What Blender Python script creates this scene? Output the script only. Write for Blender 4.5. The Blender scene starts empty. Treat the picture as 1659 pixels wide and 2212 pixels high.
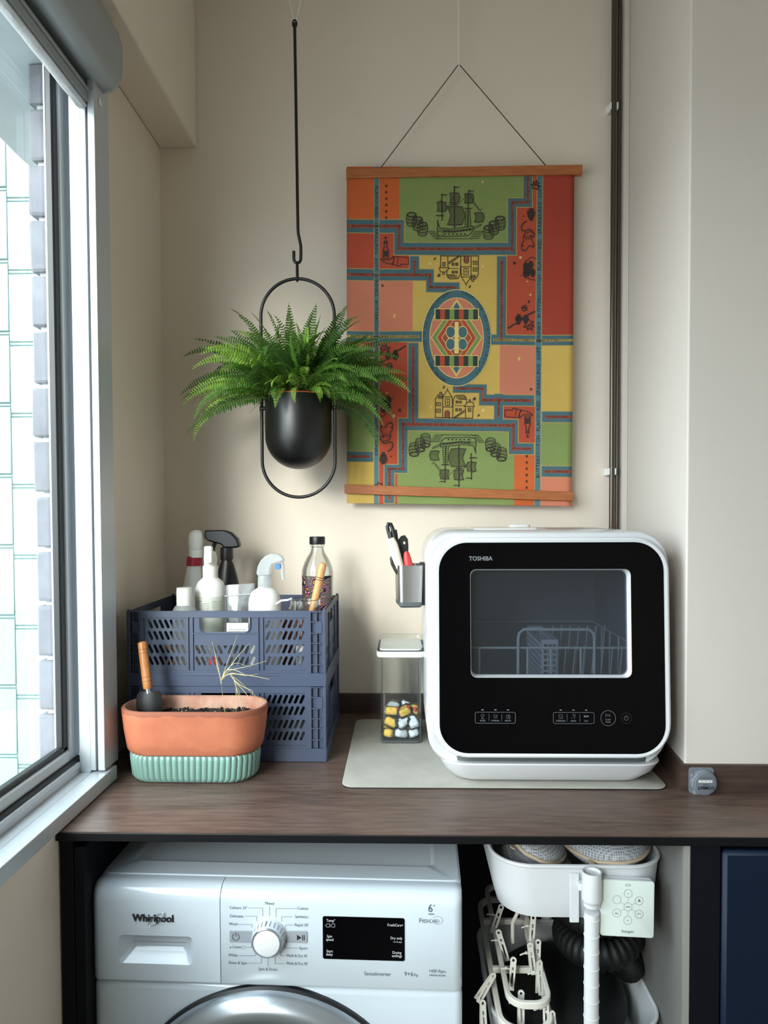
import bpy, bmesh, math, random
from math import sin, cos, pi, radians, sqrt, atan2
from mathutils import Vector, Matrix, noise

random.seed(7)
S = bpy.context.scene
COL = S.collection

# ------------------------------------------------------------------ camera
cam_d = bpy.data.cameras.new('camera')
cam = bpy.data.objects.new('camera', cam_d)
COL.objects.link(cam)
F_PX = 1534.0
cam_d.sensor_fit = 'VERTICAL'
cam_d.sensor_height = 24.0
cam_d.lens = F_PX / 2212.0 * 24.0
cam_d.shift_y = 48.0 / 2212.0
cam_d.clip_start = 0.02
cam.matrix_world = (Matrix.Translation((0, 0, 1.444)) @ Matrix.Rotation(40 / F_PX, 4, 'Z')
                    @ Matrix.Rotation(pi / 2 - 46 / F_PX, 4, 'X') @ Matrix.Rotation(-0.0043, 4, 'Z'))
S.camera = cam

# ------------------------------------------------------------------ daylight
W = bpy.data.worlds.new('sky')
S.world = W
W.use_nodes = True
nt = W.node_tree
bg = nt.nodes['Background']
tc = nt.nodes.new('ShaderNodeTexCoord')
sx = nt.nodes.new('ShaderNodeSeparateXYZ')
mr = nt.nodes.new('ShaderNodeMapRange')
mr.inputs[1].default_value = -1
mr.inputs[2].default_value = 1
rp = nt.nodes.new('ShaderNodeValToRGB')
e = rp.color_ramp.elements
e[0].position = 0.0
e[0].color = (0.22, 0.23, 0.235, 1)
e[1].position = 1.0
e[1].color = (0.80, 0.90, 1.0, 1)
k = e.new(0.47); k.color = (0.36, 0.375, 0.385, 1)
k = e.new(0.52); k.color = (0.86, 0.93, 1.0, 1)
nt.links.new(tc.outputs['Generated'], sx.inputs[0])
nt.links.new(sx.outputs[2], mr.inputs[0])
nt.links.new(mr.outputs[0], rp.inputs[0])
nt.links.new(rp.outputs[0], bg.inputs[0])
bg.inputs[1].default_value = 10.0

pl = bpy.data.lights.new('window_portal', 'AREA')
pl.shape = 'RECTANGLE'
pl.size = 2.4
pl.size_y = 1.3
pl.cycles.is_portal = True
po = bpy.data.objects.new('window_portal', pl)
COL.objects.link(po)
po.location = (-0.655, 0.11, 1.63)
po.rotation_euler = (pi / 2, 0, -pi / 2)

# hazy low sun, softened by cloud, coming along the facade from behind the camera
sl = bpy.data.lights.new('hazy_sun', 'SUN')
sl.energy = 3.9
sl.angle = radians(20)
sl.color = (1.0, 0.95, 0.89)
sun = bpy.data.objects.new('hazy_sun', sl)
COL.objects.link(sun)
sun.location = (-2, -4, 4)
sun.rotation_euler = Vector((0.39, 1.0, -0.40)).to_track_quat('-Z', 'Y').to_euler()

S.view_settings.view_transform = 'Standard'
S.view_settings.look = 'None'
S.view_settings.gamma = 1.0
S.view_settings.use_curve_mapping = False
S.view_settings.exposure = -0.04


# ------------------------------------------------------------------ helpers
def lin(c):
    return tuple((v / 255 / 12.92 if v / 255 <= 0.04045 else ((v / 255 + 0.055) / 1.055) ** 2.4) for v in c)


def mat(name, rgb, rough=0.5, metal=0.0, var=0.0, vscale=8.0, bump=0.0, bscale=60.0, spec=0.5, coat=0.0,
        rgb2=None, stretch=None, trans=0.0, sss=0.0, aniso=0.0):
    m = bpy.data.materials.new(name)
    m.use_nodes = True
    n = m.node_tree.nodes
    l = m.node_tree.links
    b = n['Principled BSDF']
    b.inputs['Base Color'].default_value = (*lin(rgb), 1)
    b.inputs['Roughness'].default_value = rough
    b.inputs['Metallic'].default_value = metal
    b.inputs['Specular IOR Level'].default_value = spec
    b.inputs['Coat Weight'].default_value = coat
    b.inputs['Coat Roughness'].default_value = 0.06
    b.inputs['Transmission Weight'].default_value = trans
    if sss:
        b.inputs['Subsurface Weight'].default_value = sss
        b.inputs['Subsurface Radius'].default_value = (0.01, 0.01, 0.01)
    if var or bump or rgb2:
        t = n.new('ShaderNodeTexCoord')
        mp = n.new('ShaderNodeMapping')
        if stretch:
            mp.inputs['Scale'].default_value = stretch
        l.new(t.outputs['Object'], mp.inputs[0])
    if var or rgb2:
        nz = n.new('ShaderNodeTexNoise')
        nz.inputs['Scale'].default_value = vscale
        nz.inputs['Detail'].default_value = 5
        nz.inputs['Roughness'].default_value = 0.6
        l.new(mp.outputs[0], nz.inputs[0])
        r = n.new('ShaderNodeValToRGB')
        c1 = lin(rgb)
        c2 = lin(rgb2) if rgb2 else tuple(v * (1 - var) for v in c1)
        r.color_ramp.elements[0].position = 0.35
        r.color_ramp.elements[1].position = 0.68
        r.color_ramp.elements[0].color = (*c2, 1)
        r.color_ramp.elements[1].color = (*c1, 1)
        l.new(nz.outputs[0], r.inputs[0])
        l.new(r.outputs[0], b.inputs['Base Color'])
    if bump:
        nb = n.new('ShaderNodeTexNoise')
        nb.inputs['Scale'].default_value = bscale
        nb.inputs['Detail'].default_value = 4
        l.new(mp.outputs[0], nb.inputs[0])
        bp = n.new('ShaderNodeBump')
        bp.inputs['Strength'].default_value = bump
        bp.inputs['Distance'].default_value = 0.002
        l.new(nb.outputs[0], bp.inputs['Height'])
        l.new(bp.outputs[0], b.inputs['Normal'])
    return m


def glass(name, tint=(250, 252, 252), refl=1.0, rough=0.0, haze=0.0, hazec=(230, 232, 232), base=0.03):
    """thin clear sheet: see-through with fresnel gloss, optional milky share"""
    m = bpy.data.materials.new(name)
    m.use_nodes = True
    n = m.node_tree.nodes
    l = m.node_tree.links
    n.clear()
    out = n.new('ShaderNodeOutputMaterial')
    tr = n.new('ShaderNodeBsdfTransparent')
    tr.inputs[0].default_value = (*lin(tint), 1)
    gl = n.new('ShaderNodeBsdfGlossy')
    gl.inputs['Roughness'].default_value = rough
    gl.inputs[0].default_value = (1, 1, 1, 1)
    lw = n.new('ShaderNodeLayerWeight')
    lw.inputs[0].default_value = 0.25
    ma = n.new('ShaderNodeMath')
    ma.operation = 'MULTIPLY_ADD'
    ma.inputs[1].default_value = 0.7 * refl
    ma.inputs[2].default_value = base * refl
    l.new(lw.outputs['Fresnel'], ma.inputs[0])
    mx = n.new('ShaderNodeMixShader')
    l.new(ma.outputs[0], mx.inputs[0])
    last = tr
    if haze:
        df = n.new('ShaderNodeBsdfDiffuse')
        df.inputs[0].default_value = (*lin(hazec), 1)
        tl = n.new('ShaderNodeBsdfTranslucent')
        tl.inputs[0].default_value = (*lin(hazec), 1)
        m2 = n.new('ShaderNodeMixShader')
        m2.inputs[0].default_value = 0.4
        l.new(df.outputs[0], m2.inputs[1])
        l.new(tl.outputs[0], m2.inputs[2])
        m1 = n.new('ShaderNodeMixShader')
        m1.inputs[0].default_value = haze
        l.new(tr.outputs[0], m1.inputs[1])
        l.new(m2.outputs[0], m1.inputs[2])
        last = m1
    l.new(last.outputs[0], mx.inputs[1])
    l.new(gl.outputs[0], mx.inputs[2])
    l.new(mx.outputs[0], out.inputs[0])
    return m


def wood_mat(name, dark, light, axis='X', scale=3.0, rough=0.45, rings=1.0):
    m = bpy.data.materials.new(name)
    m.use_nodes = True
    n = m.node_tree.nodes
    l = m.node_tree.links
    b = n['Principled BSDF']
    b.inputs['Roughness'].default_value = rough
    t = n.new('ShaderNodeTexCoord')
    mp = n.new('ShaderNodeMapping')
    s = {'X': (0.12, 1, 1), 'Y': (1, 0.12, 1), 'Z': (1, 1, 0.12)}[axis]
    mp.inputs['Scale'].default_value = tuple(v * scale for v in s)
    l.new(t.outputs['Object'], mp.inputs[0])
    n1 = n.new('ShaderNodeTexNoise')
    n1.inputs['Scale'].default_value = 6
    n1.inputs['Detail'].default_value = 6
    n1.inputs['Distortion'].default_value = 1.2 * rings
    n2 = n.new('ShaderNodeTexNoise')
    n2.inputs['Scale'].default_value = 60
    n2.inputs['Detail'].default_value = 4
    l.new(mp.outputs[0], n1.inputs[0])
    l.new(mp.outputs[0], n2.inputs[0])
    ad = n.new('ShaderNodeMath')
    ad.operation = 'MULTIPLY_ADD'
    ad.inputs[1].default_value = 0.58
    l.new(n2.outputs[0], ad.inputs[0])
    sc = n.new('ShaderNodeMath')
    sc.operation = 'MULTIPLY'
    sc.inputs[1].default_value = 0.42
    l.new(n1.outputs[0], sc.inputs[0])
    l.new(sc.outputs[0], ad.inputs[2])
    r = n.new('ShaderNodeValToRGB')
    r.color_ramp.elements[0].position = 0.30
    r.color_ramp.elements[1].position = 0.70
    r.color_ramp.elements[0].color = (*lin(dark), 1)
    r.color_ramp.elements[1].color = (*lin(light), 1)
    l.new(ad.outputs[0], r.inputs[0])
    l.new(r.outputs[0], b.inputs['Base Color'])
    bp = n.new('ShaderNodeBump')
    bp.inputs['Strength'].default_value = 0.12
    bp.inputs['Distance'].default_value = 0.001
    l.new(ad.outputs[0], bp.inputs['Height'])
    l.new(bp.outputs[0], b.inputs['Normal'])
    return m


class MB:
    """collects geometry; build() links it as ONE mesh object"""
    def __init__(s):
        s.v, s.f, s.mi = [], [], []
        s.m = None

    def add(s, vs, fs, mi=0):
        o = len(s.v)
        s.v += [Vector(p) if s.m is None else s.m @ Vector(p) for p in vs]
        s.f += [tuple(i + o for i in f) for f in fs]
        s.mi += [mi] * len(fs)
        return s

    def box(s, x0, x1, y0, y1, z0, z1, mi=0):
        return s.add([(x0, y0, z0), (x1, y0, z0), (x1, y1, z0), (x0, y1, z0),
                      (x0, y0, z1), (x1, y0, z1), (x1, y1, z1), (x0, y1, z1)],
                     [(3, 2, 1, 0), (4, 5, 6, 7), (0, 1, 5, 4), (1, 2, 6, 5), (2, 3, 7, 6), (3, 0, 4, 7)], mi)

    def loft(s, secs, cap0=True, cap1=True, mi=0, closed=True, loop=False):
        n = len(secs[0])
        vs = [p for sec in secs for p in sec]
        fs = []
        R = range(len(secs) if loop else len(secs) - 1)
        for i in R:
            a, b = i * n, ((i + 1) % len(secs)) * n
            for j in range(n if closed else n - 1):
                k = (j + 1) % n
                fs.append((a + j, a + k, b + k, b + j))
        if not loop:
            if cap0: fs.append(tuple(range(n - 1, -1, -1)))
            if cap1: fs.append(tuple((len(secs) - 1) * n + j for j in range(n)))
        return s.add(vs, fs, mi)

    def lathe(s, prof, c=(0, 0, 0), n=28, mi=0, cap0=True, cap1=True, sx=1.0, sy=1.0, lean=None):
        secs = []
        for r, z in prof:
            r = max(r, 1e-5)
            ox, oy = (lean(z) if lean else (0, 0))
            secs.append([(c[0] + ox + r * sx * cos(2 * pi * j / n), c[1] + oy + r * sy * sin(2 * pi * j / n), c[2] + z) for j in range(n)])
        return s.loft(secs, cap0, cap1, mi)

    def tube(s, pts, r, n=8, closed=False, mi=0, rf=None):
        pts = [Vector(p) for p in pts]
        N = len(pts)
        tang = []
        for i in range(N):
            a = pts[(i - 1) % N] if (closed or i > 0) else pts[i]
            b = pts[(i + 1) % N] if (closed or i < N - 1) else pts[i]
            t = (b - a)
            tang.append(t.normalized() if t.length > 1e-9 else Vector((0, 0, 1)))
        up = Vector((0, 0, 1)) if abs(tang[0].z) < 0.9 else Vector((1, 0, 0))
        x = tang[0].cross(up).normalized()
        secs = []
        for i in range(N):
            t = tang[i]
            x = (x - t * x.dot(t)).normalized()
            y = t.cross(x)
            rr = rf(i / max(1, N - 1)) * r if rf else r
            secs.append([pts[i] + x * rr * cos(2 * pi * j / n) + y * rr * sin(2 * pi * j / n) for j in range(n)])
        return s.loft(secs, mi=mi, loop=closed)

    def cyl(s, p0, p1, r0, r1=None, n=20, mi=0):
        r1 = r0 if r1 is None else r1
        return s.tube([p0, p1], 1.0, n, mi=mi, rf=lambda t: r0 + (r1 - r0) * t)

    def ball(s, c, rx, ry=None, rz=None, n=14, mi=0):
        ry = ry or rx
        rz = rz or rx
        secs = []
        for i in range(n // 2 + 1):
            a = -pi / 2 + pi * i / (n // 2)
            secs.append([(c[0] + max(cos(a), 1e-4) * rx * cos(2 * pi * j / n), c[1] + max(cos(a), 1e-4) * ry * sin(2 * pi * j / n), c[2] + rz * sin(a)) for j in range(n)])
        return s.loft(secs, True, True, mi)

    def build(s, name, m, parent=None, ang=35, bevel=0.0, seg=2, world=False):
        me = bpy.data.meshes.new(name)
        if world and parent is not None:
            p = parent
            inv = Matrix.Identity(4)
            while p is not None:
                inv = inv @ p.matrix_basis.inverted()
                p = p.parent
            vs = [inv @ q for q in s.v]
        else:
            vs = s.v
        me.from_pydata([tuple(q) for q in vs], [], s.f)
        ms = m if isinstance(m, (list, tuple)) else [m]
        for q in ms: me.materials.append(q)
        if len(ms) > 1:
            me.polygons.foreach_set('material_index', s.mi)
        me.update()
        b = bmesh.new()
        b.from_mesh(me)
        bmesh.ops.recalc_face_normals(b, faces=b.faces)
        b.to_mesh(me)
        b.free()
        me.polygons.foreach_set('use_smooth', [True] * len(me.polygons))
        me.set_sharp_from_angle(angle=radians(ang))
        o = bpy.data.objects.new(name, me)
        COL.objects.link(o)
        if parent is not None: o.parent = parent
        if bevel:
            bv = o.modifiers.new('edge', 'BEVEL')
            bv.width = bevel
            bv.segments = seg
            bv.limit_method = 'ANGLE'
            bv.angle_limit = radians(50)
        return o


def tag(o, label=None, cat=None, group=None, kind=None):
    if label: o['label'] = label
    if cat: o['category'] = cat
    if group: o['group'] = group
    if kind: o['kind'] = kind
    return o


def thing(name, label, cat, loc=(0, 0, 0), rz=0.0, group=None):
    o = bpy.data.objects.new(name, None)
    o.empty_display_size = 0.05
    COL.objects.link(o)
    o.location = loc
    o.rotation_euler = (0, 0, rz)
    o.matrix_basis = Matrix.Translation(loc) @ Matrix.Rotation(rz, 4, 'Z')
    return tag(o, label, cat, group)


def copy_tree(o, parent=None):
    c = o.copy()
    COL.objects.link(c)
    if parent is not None: c.parent = parent
    for ch in list(o.children): copy_tree(ch, c)
    return c


def rrect(w, h, r, n=6, cx=0.0, cy=0.0):
    pts = []
    for (sx_, sy_, a0) in ((1, 1, 0), (-1, 1, 90), (-1, -1, 180), (1, -1, 270)):
        for i in range(n + 1):
            a = radians(a0 + 90 * i / n)
            pts.append((cx + sx_ * (w / 2 - r) + r * cos(a), cy + sy_ * (h / 2 - r) + r * sin(a)))
    return pts


def secz(p2, z): return [(x, y, z) for x, y in p2]
def secy(p2, y): return [(x, y, z) for x, z in p2]


_tmp_sc = COL


def curve_mesh(cu):
    o = bpy.data.objects.new('t', cu)
    me = bpy.data.meshes.new_from_object(o)
    vs = [tuple(v.co) for v in me.vertices]
    fs = [tuple(p.vertices) for p in me.polygons]
    bpy.data.objects.remove(o)
    bpy.data.meshes.remove(me)
    bpy.data.curves.remove(cu)
    return vs, fs


def plate(outline, holes, t=0.002, bev=0.0):
    """flat sheet in XY with real holes, thickness t centred on z=0"""
    cu = bpy.data.curves.new('p', 'CURVE')
    cu.dimensions = '2D'
    cu.fill_mode = 'BOTH'
    cu.extrude = t / 2
    if bev:
        cu.bevel_depth = bev
        cu.bevel_resolution = 1
    for loop in [outline] + list(holes):
        sp = cu.splines.new('POLY')
        sp.points.add(len(loop) - 1)
        for p, q in zip(sp.points, loop): p.co = (q[0], q[1], 0, 1)
        sp.use_cyclic_u = True
    return curve_mesh(cu)


_tc = {}


def text_geo(s, bold=0.0, res=3):
    key = (s, bold, res)
    if key not in _tc:
        cu = bpy.data.curves.new('t', 'FONT')
        cu.body = s
        cu.size = 1.0
        cu.offset = bold
        cu.resolution_u = res
        cu.align_x = 'LEFT'
        _tc[key] = curve_mesh(cu)
    return _tc[key]


def put_text(mb, s, x, y, size, fn, align='L', mi=0, rot=0.0, width=None, bold=0.0, sx=1.0, res=3):
    """text in the 2D frame of fn(u,v)->3D, v up; size = cap height"""
    vs, fs = text_geo(s, bold, res)
    if not vs: return
    x0 = min(v[0] for v in vs); x1 = max(v[0] for v in vs)
    k = size / 0.70
    kx = k * sx if width is None else width / (x1 - x0)
    ox = {'L': x0, 'C': (x0 + x1) / 2, 'R': x1}[align]
    c, q = cos(rot), sin(rot)
    out = []
    for v in vs:
        a, b = (v[0] - ox) * kx, v[1] * k
        out.append(fn(x + a * c - b * q, y + a * q + b * c))
    mb.add(out, fs, mi)


def line2(mb, pts, w, fn, mi=0, closed=False, step=None):
    """flat ribbon polyline of width w in fn's frame"""
    if closed: pts = list(pts) + [pts[0]]
    for (x0, y0), (x1, y1) in zip(pts[:-1], pts[1:]):
        d = sqrt((x1 - x0) ** 2 + (y1 - y0) ** 2)
        if d < 1e-9: continue
        nx, ny = -(y1 - y0) / d * w / 2, (x1 - x0) / d * w / 2
        n = max(1, int(math.ceil(d / step))) if step else 1
        ex, ey = (x1 - x0) / d * w * 0.25, (y1 - y0) / d * w * 0.25
        vs = []
        for i in range(n + 1):
            t = i / n
            a = x0 - ex + (x1 - x0 + 2 * ex) * t
            b = y0 - ey + (y1 - y0 + 2 * ey) * t
            vs += [fn(a + nx, b + ny), fn(a - nx, b - ny)]
        mb.add(vs, [(2 * i, 2 * i + 1, 2 * i + 3, 2 * i + 2) for i in range(n)], mi)


def poly2(mb, pts, fn, mi=0):
    mb.add([fn(*p) for p in pts], [tuple(range(len(pts)))], mi)


def arc(cx, cy, rx, ry, a0, a1, n=16):
    return [(cx + rx * cos(radians(a0 + (a1 - a0) * i / n)), cy + ry * sin(radians(a0 + (a1 - a0) * i / n))) for i in range(n + 1)]


# ------------------------------------------------------------------ materials
M = {}
M['wall'] = mat('wall_paint', (231, 218, 202), 0.85, var=0.04, vscale=1.5, bump=0.06, bscale=220)
M['wall_cool'] = mat('pier_paint', (212, 203, 194), 0.8, var=0.03, vscale=2.0, bump=0.08, bscale=200)
M['ceil'] = mat('ceiling_paint', (225, 222, 214), 0.9)
M['floor'] = mat('floor_tile', (150, 140, 128), 0.5, var=0.1)
M['alu'] = mat('aluminium', (196, 202, 206), 0.42, 0.35, bump=0.02, bscale=300)
M['alu_w'] = mat('aluminium_pale', (222, 224, 226), 0.4, 0.2)
M['screen'] = mat('grey_screen_housing', (158, 164, 167), 0.42, 0.3)
M['rubber'] = mat('black_rubber', (18, 19, 22), 0.45)
M['black'] = mat('black_plastic', (16, 16, 18), 0.4)
M['blackmatte'] = mat('black_powder_coat', (9, 9, 10), 0.38, bump=0.03, bscale=500)
M['pane'] = glass('window_glass', (250, 254, 253), 0.15)
M['brick'] = mat('grey_brick', (104, 105, 112), 0.85, var=0.25, vscale=14, bump=0.6, bscale=60)
M['mortar'] = mat('mortar', (160, 162, 163), 0.9, bump=0.4, bscale=90)
M['soffit'] = mat('painted_concrete', (132, 142, 146), 0.9, var=0.12, vscale=5, bump=0.5, bscale=40)
M['tile'] = mat('cladding_panel', (112, 133, 131), 0.5, var=0.05, vscale=2)
M['joint'] = mat('cladding_joint', (98, 118, 116), 0.8)
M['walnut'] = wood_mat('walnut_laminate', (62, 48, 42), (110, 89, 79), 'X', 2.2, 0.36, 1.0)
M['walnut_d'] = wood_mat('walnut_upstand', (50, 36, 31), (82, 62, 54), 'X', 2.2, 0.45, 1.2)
M['edge'] = mat('black_core', (6, 7, 11), 0.5, spec=0.25)
M['navy'] = mat('navy_laminate', (5, 8, 18), 0.6, spec=0.2)
M['navy2'] = mat('navy_door', (8, 25, 46), 0.5, spec=0.25)
M['board'] = mat('white_board', (118, 116, 112), 0.6)
M['bandgrey'] = mat('grey_edge_band', (150, 147, 140), 0.6)
M['dark'] = mat('dark_board', (26, 26, 30), 0.8)
M['white'] = mat('white_plastic', (222, 225, 230), 0.28)
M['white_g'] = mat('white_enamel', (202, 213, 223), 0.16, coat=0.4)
M['white_m'] = mat('white_matte_plastic', (232, 231, 226), 0.45)
M['whitesteel'] = mat('white_powder_steel', (214, 216, 219), 0.38)
M['white_dw'] = mat('white_gloss_shell', (208, 208, 211), 0.2, coat=0.3)
M['chrome'] = mat('brushed_silver', (176, 184, 192), 0.28, 0.8)
M['steel'] = mat('stainless', (176, 174, 170), 0.3, 0.95, bump=0.03, bscale=200)
M['pipe'] = mat('dark_steel_pipe', (96, 88, 80), 0.3, 0.9)
M['ink'] = mat('grey_print', (70, 78, 90), 0.6)
M['inkdark'] = mat('black_print', (28, 30, 36), 0.6)
M['inkw'] = mat('white_print', (196, 200, 204), 0.6)
M['inkg'] = mat('dim_grey_print', (112, 116, 122), 0.6)
M['gloss'] = mat('black_glass', (2, 2, 4), 0.06, spec=0.2)
M['crate'] = mat('slate_blue_plastic', (58, 68, 90), 0.42, bump=0.05, bscale=400)
M['terra'] = mat('terracotta', (204, 128, 94), 0.75, rgb2=(166, 92, 64), vscale=13, bump=0.15, bscale=70)
M['terra_in'] = mat('terracotta_stained', (158, 98, 76), 0.9, rgb2=(184, 148, 130), vscale=22, bump=0.3, bscale=60)
M['celadon'] = mat('celadon_glaze', (116, 150, 140), 0.22, coat=0.5, var=0.06, vscale=12)
M['soil'] = mat('soil', (40, 31, 26), 0.95, rgb2=(24, 18, 15), vscale=60, bump=1.0, bscale=140)
M['perlite'] = mat('perlite', (178, 168, 158), 0.9)
M['beech'] = wood_mat('oiled_wood', (150, 92, 46), (196, 134, 78), 'Z', 6, 0.35)
M['beech2'] = wood_mat('pale_wood', (186, 126, 72), (220, 168, 112), 'Z', 6, 0.35)
M['bar'] = wood_mat('cherry_bar', (148, 82, 40), (184, 112, 60), 'X', 4, 0.5)
M['groove'] = mat('burnt_groove', (60, 34, 18), 0.7)
M['straw'] = mat('dry_straw', (196, 184, 138), 0.8, var=0.2, vscale=30)
M['frond'] = mat('fern_green', (96, 142, 46), 0.55, rgb2=(60, 104, 30), vscale=25)
M['frond2'] = mat('fern_light', (156, 196, 78), 0.55, rgb2=(108, 156, 48), vscale=25)
M['frond3'] = mat('fern_dark', (70, 112, 38), 0.6, rgb2=(44, 82, 26), vscale=25)
for k_ in ('frond', 'frond2', 'frond3'):      # leaves let some light through
    n_ = M[k_].node_tree.nodes; l_ = M[k_].node_tree.links
    pb = n_['Principled BSDF']; out_ = n_['Material Output']
    tl_ = n_.new('ShaderNodeBsdfTranslucent')
    l_.new(pb.inputs['Base Color'].links[0].from_socket, tl_.inputs[0])
    ms_ = n_.new('ShaderNodeMixShader'); ms_.inputs[0].default_value = 0.4
    l_.new(pb.outputs[0], ms_.inputs[1]); l_.new(tl_.outputs[0], ms_.inputs[2])
    l_.new(ms_.outputs[0], out_.inputs[0])
M['stem'] = mat('fern_stem', (96, 110, 48), 0.7)
M['root'] = mat('dry_root', (92, 78, 58), 0.9)
M['orange'] = mat('orange_plastic', (190, 84, 48), 0.5)
M['red'] = mat('red_plastic', (186, 48, 48), 0.4)
M['band'] = mat('red_band', (168, 24, 48), 0.4)
M['cream'] = mat('cream_handle', (226, 216, 196), 0.45)
M['milky'] = glass('milky_plastic', (244, 246, 246), 0.7, 0.2, 0.55, (226, 230, 232))
M['pouch'] = glass('pouch_film', (232, 234, 234), 0.9, 0.12, 0.20, (180, 182, 184))
M['clear'] = glass('clear_acrylic', (251, 253, 252), 0.5, 0.0, 0.015)
M['clear2'] = glass('bottle_glass', (250, 251, 250), 1.0, 0.0, 0.02, (220, 224, 220))
M['smoke'] = glass('smoked_glass', (206, 212, 220), 0.9, 0.0, 0.035, (150, 165, 185), 0.05)
M['cavity'] = mat('dishwasher_cavity', (140, 150, 162), 0.4, 0.2)
M['wire'] = mat('coated_wire', (238, 242, 234), 0.3, 0.2)
M['bluep'] = mat('blue_plastic', (60, 120, 190), 0.4)
M['mat_top'] = mat('grey_felt', (160, 157, 148), 0.95, var=0.12, vscale=18, bump=0.3, bscale=300)
M['tab_w'] = mat('white_tablet', (246, 247, 249), 0.6, rgb2=(214, 222, 236), vscale=160)
M['tab_y'] = mat('yellow_tablet', (246, 208, 96), 0.6, rgb2=(224, 172, 58), vscale=160)
M['gasket'] = mat('grey_seal', (78, 84, 84), 0.6)
M['label'] = mat('paper_label', (222, 222, 214), 0.6)
M['label_p'] = mat('pale_green_label', (202, 206, 194), 0.6)
M['brownbox'] = mat('brown_carton', (122, 62, 50), 0.7)
M['pegw'] = mat('ivory_plastic', (214, 212, 202), 0.45)
M['hose'] = mat('black_hose', (8, 8, 9), 0.6)
M['bait'] = mat('grey_bait_plastic', (112, 116, 124), 0.35)
M['beige'] = mat('beige_tape', (186, 168, 146), 0.8)
M['remote'] = mat('remote_face', (222, 232, 226), 0.3)
M['cord_w'] = mat('white_cord', (232, 230, 226), 0.7)
M['cord_b'] = mat('brown_cord', (74, 54, 44), 0.8)
M['brush'] = mat('grey_brush_pile', (176, 178, 180), 0.95, bump=0.6, bscale=250)


def stained_terracotta():
    """fired clay with damp stains creeping down from the rim and up from the saucer"""
    m = mat('terracotta', (180, 106, 74), 0.72, rgb2=(160, 88, 60), vscale=10, bump=0.15, bscale=70)
    n = m.node_tree.nodes; l = m.node_tree.links
    b = n['Principled BSDF']
    src = b.inputs['Base Color'].links[0].from_socket
    t = n.new('ShaderNodeTexCoord')
    sp = n.new('ShaderNodeSeparateXYZ')
    l.new(t.outputs['Object'], sp.inputs[0])
    nz = n.new('ShaderNodeTexNoise'); nz.inputs['Scale'].default_value = 26; nz.inputs['Detail'].default_value = 5
    l.new(t.outputs['Object'], nz.inputs[0])
    last = src
    for z0, z1, k, c in ((0.112, 0.134, 1.0, (128, 72, 52)), (0.088, 0.056, 0.8, (150, 84, 58))):
        mr = n.new('ShaderNodeMapRange')
        mr.inputs[1].default_value = z0; mr.inputs[2].default_value = z1
        l.new(sp.outputs[2], mr.inputs[0])
        ad = n.new('ShaderNodeMath'); ad.operation = 'ADD'
        l.new(mr.outputs[0], ad.inputs[0]); l.new(nz.outputs[0], ad.inputs[1])
        r = n.new('ShaderNodeMapRange')
        r.inputs[1].default_value = 1.08 if k == 1.0 else 1.06; r.inputs[2].default_value = 1.16 if k == 1.0 else 1.22
        r.inputs[4].default_value = k * 0.8
        l.new(ad.outputs[0], r.inputs[0])
        mx = n.new('ShaderNodeMix'); mx.data_type = 'RGBA'
        l.new(r.outputs[0], mx.inputs[0]); l.new(last, mx.inputs[6])
        mx.inputs[7].default_value = (*lin(c), 1)
        last = mx.outputs[2]
    l.new(last, b.inputs['Base Color'])
    return m


M['terra'] = stained_terracotta()


def mesh_bag_mat():
    m = bpy.data.materials.new('mesh_fabric')
    m.use_nodes = True
    n = m.node_tree.nodes; l = m.node_tree.links
    b = n['Principled BSDF']
    b.inputs['Roughness'].default_value = 0.8
    t = n.new('ShaderNodeTexCoord')
    v = n.new('ShaderNodeTexVoronoi')
    v.inputs['Scale'].default_value = 260
    v.inputs['Randomness'].default_value = 0.15
    l.new(t.outputs['Object'], v.inputs[0])
    r = n.new('ShaderNodeValToRGB')
    r.color_ramp.elements[0].position = 0.25
    r.color_ramp.elements[1].position = 0.6
    r.color_ramp.elements[0].color = (*lin((112, 115, 124)), 1)
    r.color_ramp.elements[1].color = (*lin((184, 186, 191)), 1)
    l.new(v.outputs['Distance'], r.inputs[0])
    l.new(r.outputs[0], b.inputs['Base Color'])
    bp = n.new('ShaderNodeBump')
    bp.inputs['Strength'].default_value = 0.5
    bp.inputs['Distance'].default_value = 0.001
    l.new(v.outputs['Distance'], bp.inputs['Height'])
    l.new(bp.outputs[0], b.inputs['Normal'])
    return m


M['meshbag'] = mesh_bag_mat()


def art_label_mat():
    m = bpy.data.materials.new('swirl_label')
    m.use_nodes = True
    n = m.node_tree.nodes; l = m.node_tree.links
    b = n['Principled BSDF']
    b.inputs['Roughness'].default_value = 0.5
    t = n.new('ShaderNodeTexCoord')
    v = n.new('ShaderNodeTexNoise')
    v.inputs['Scale'].default_value = 38
    v.inputs['Detail'].default_value = 0
    v.inputs['Distortion'].default_value = 0.6
    l.new(t.outputs['Object'], v.inputs[0])
    mu = n.new('ShaderNodeMath'); mu.operation = 'MULTIPLY'; mu.inputs[1].default_value = 9
    fr = n.new('ShaderNodeMath'); fr.operation = 'FRACT'
    l.new(v.outputs[0], mu.inputs[0]); l.new(mu.outputs[0], fr.inputs[0])
    r = n.new('ShaderNodeValToRGB')
    r.color_ramp.interpolation = 'CONSTANT'
    e = r.color_ramp.elements
    cols = [(0.0, (22, 18, 26)), (0.34, (176, 92, 150)), (0.48, (22, 18, 26)), (0.62, (120, 170, 120)), (0.74, (24, 18, 26)), (0.86, (206, 170, 150))]
    e[0].color = (*lin(cols[0][1]), 1)
    e[1].position = cols[1][0]; e[1].color = (*lin(cols[1][1]), 1)
    for p, c in cols[2:]:
        q = e.new(p); q.color = (*lin(c), 1)
    l.new(fr.outputs[0], r.inputs[0])
    l.new(r.outputs[0], b.inputs['Base Color'])
    return m


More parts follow.
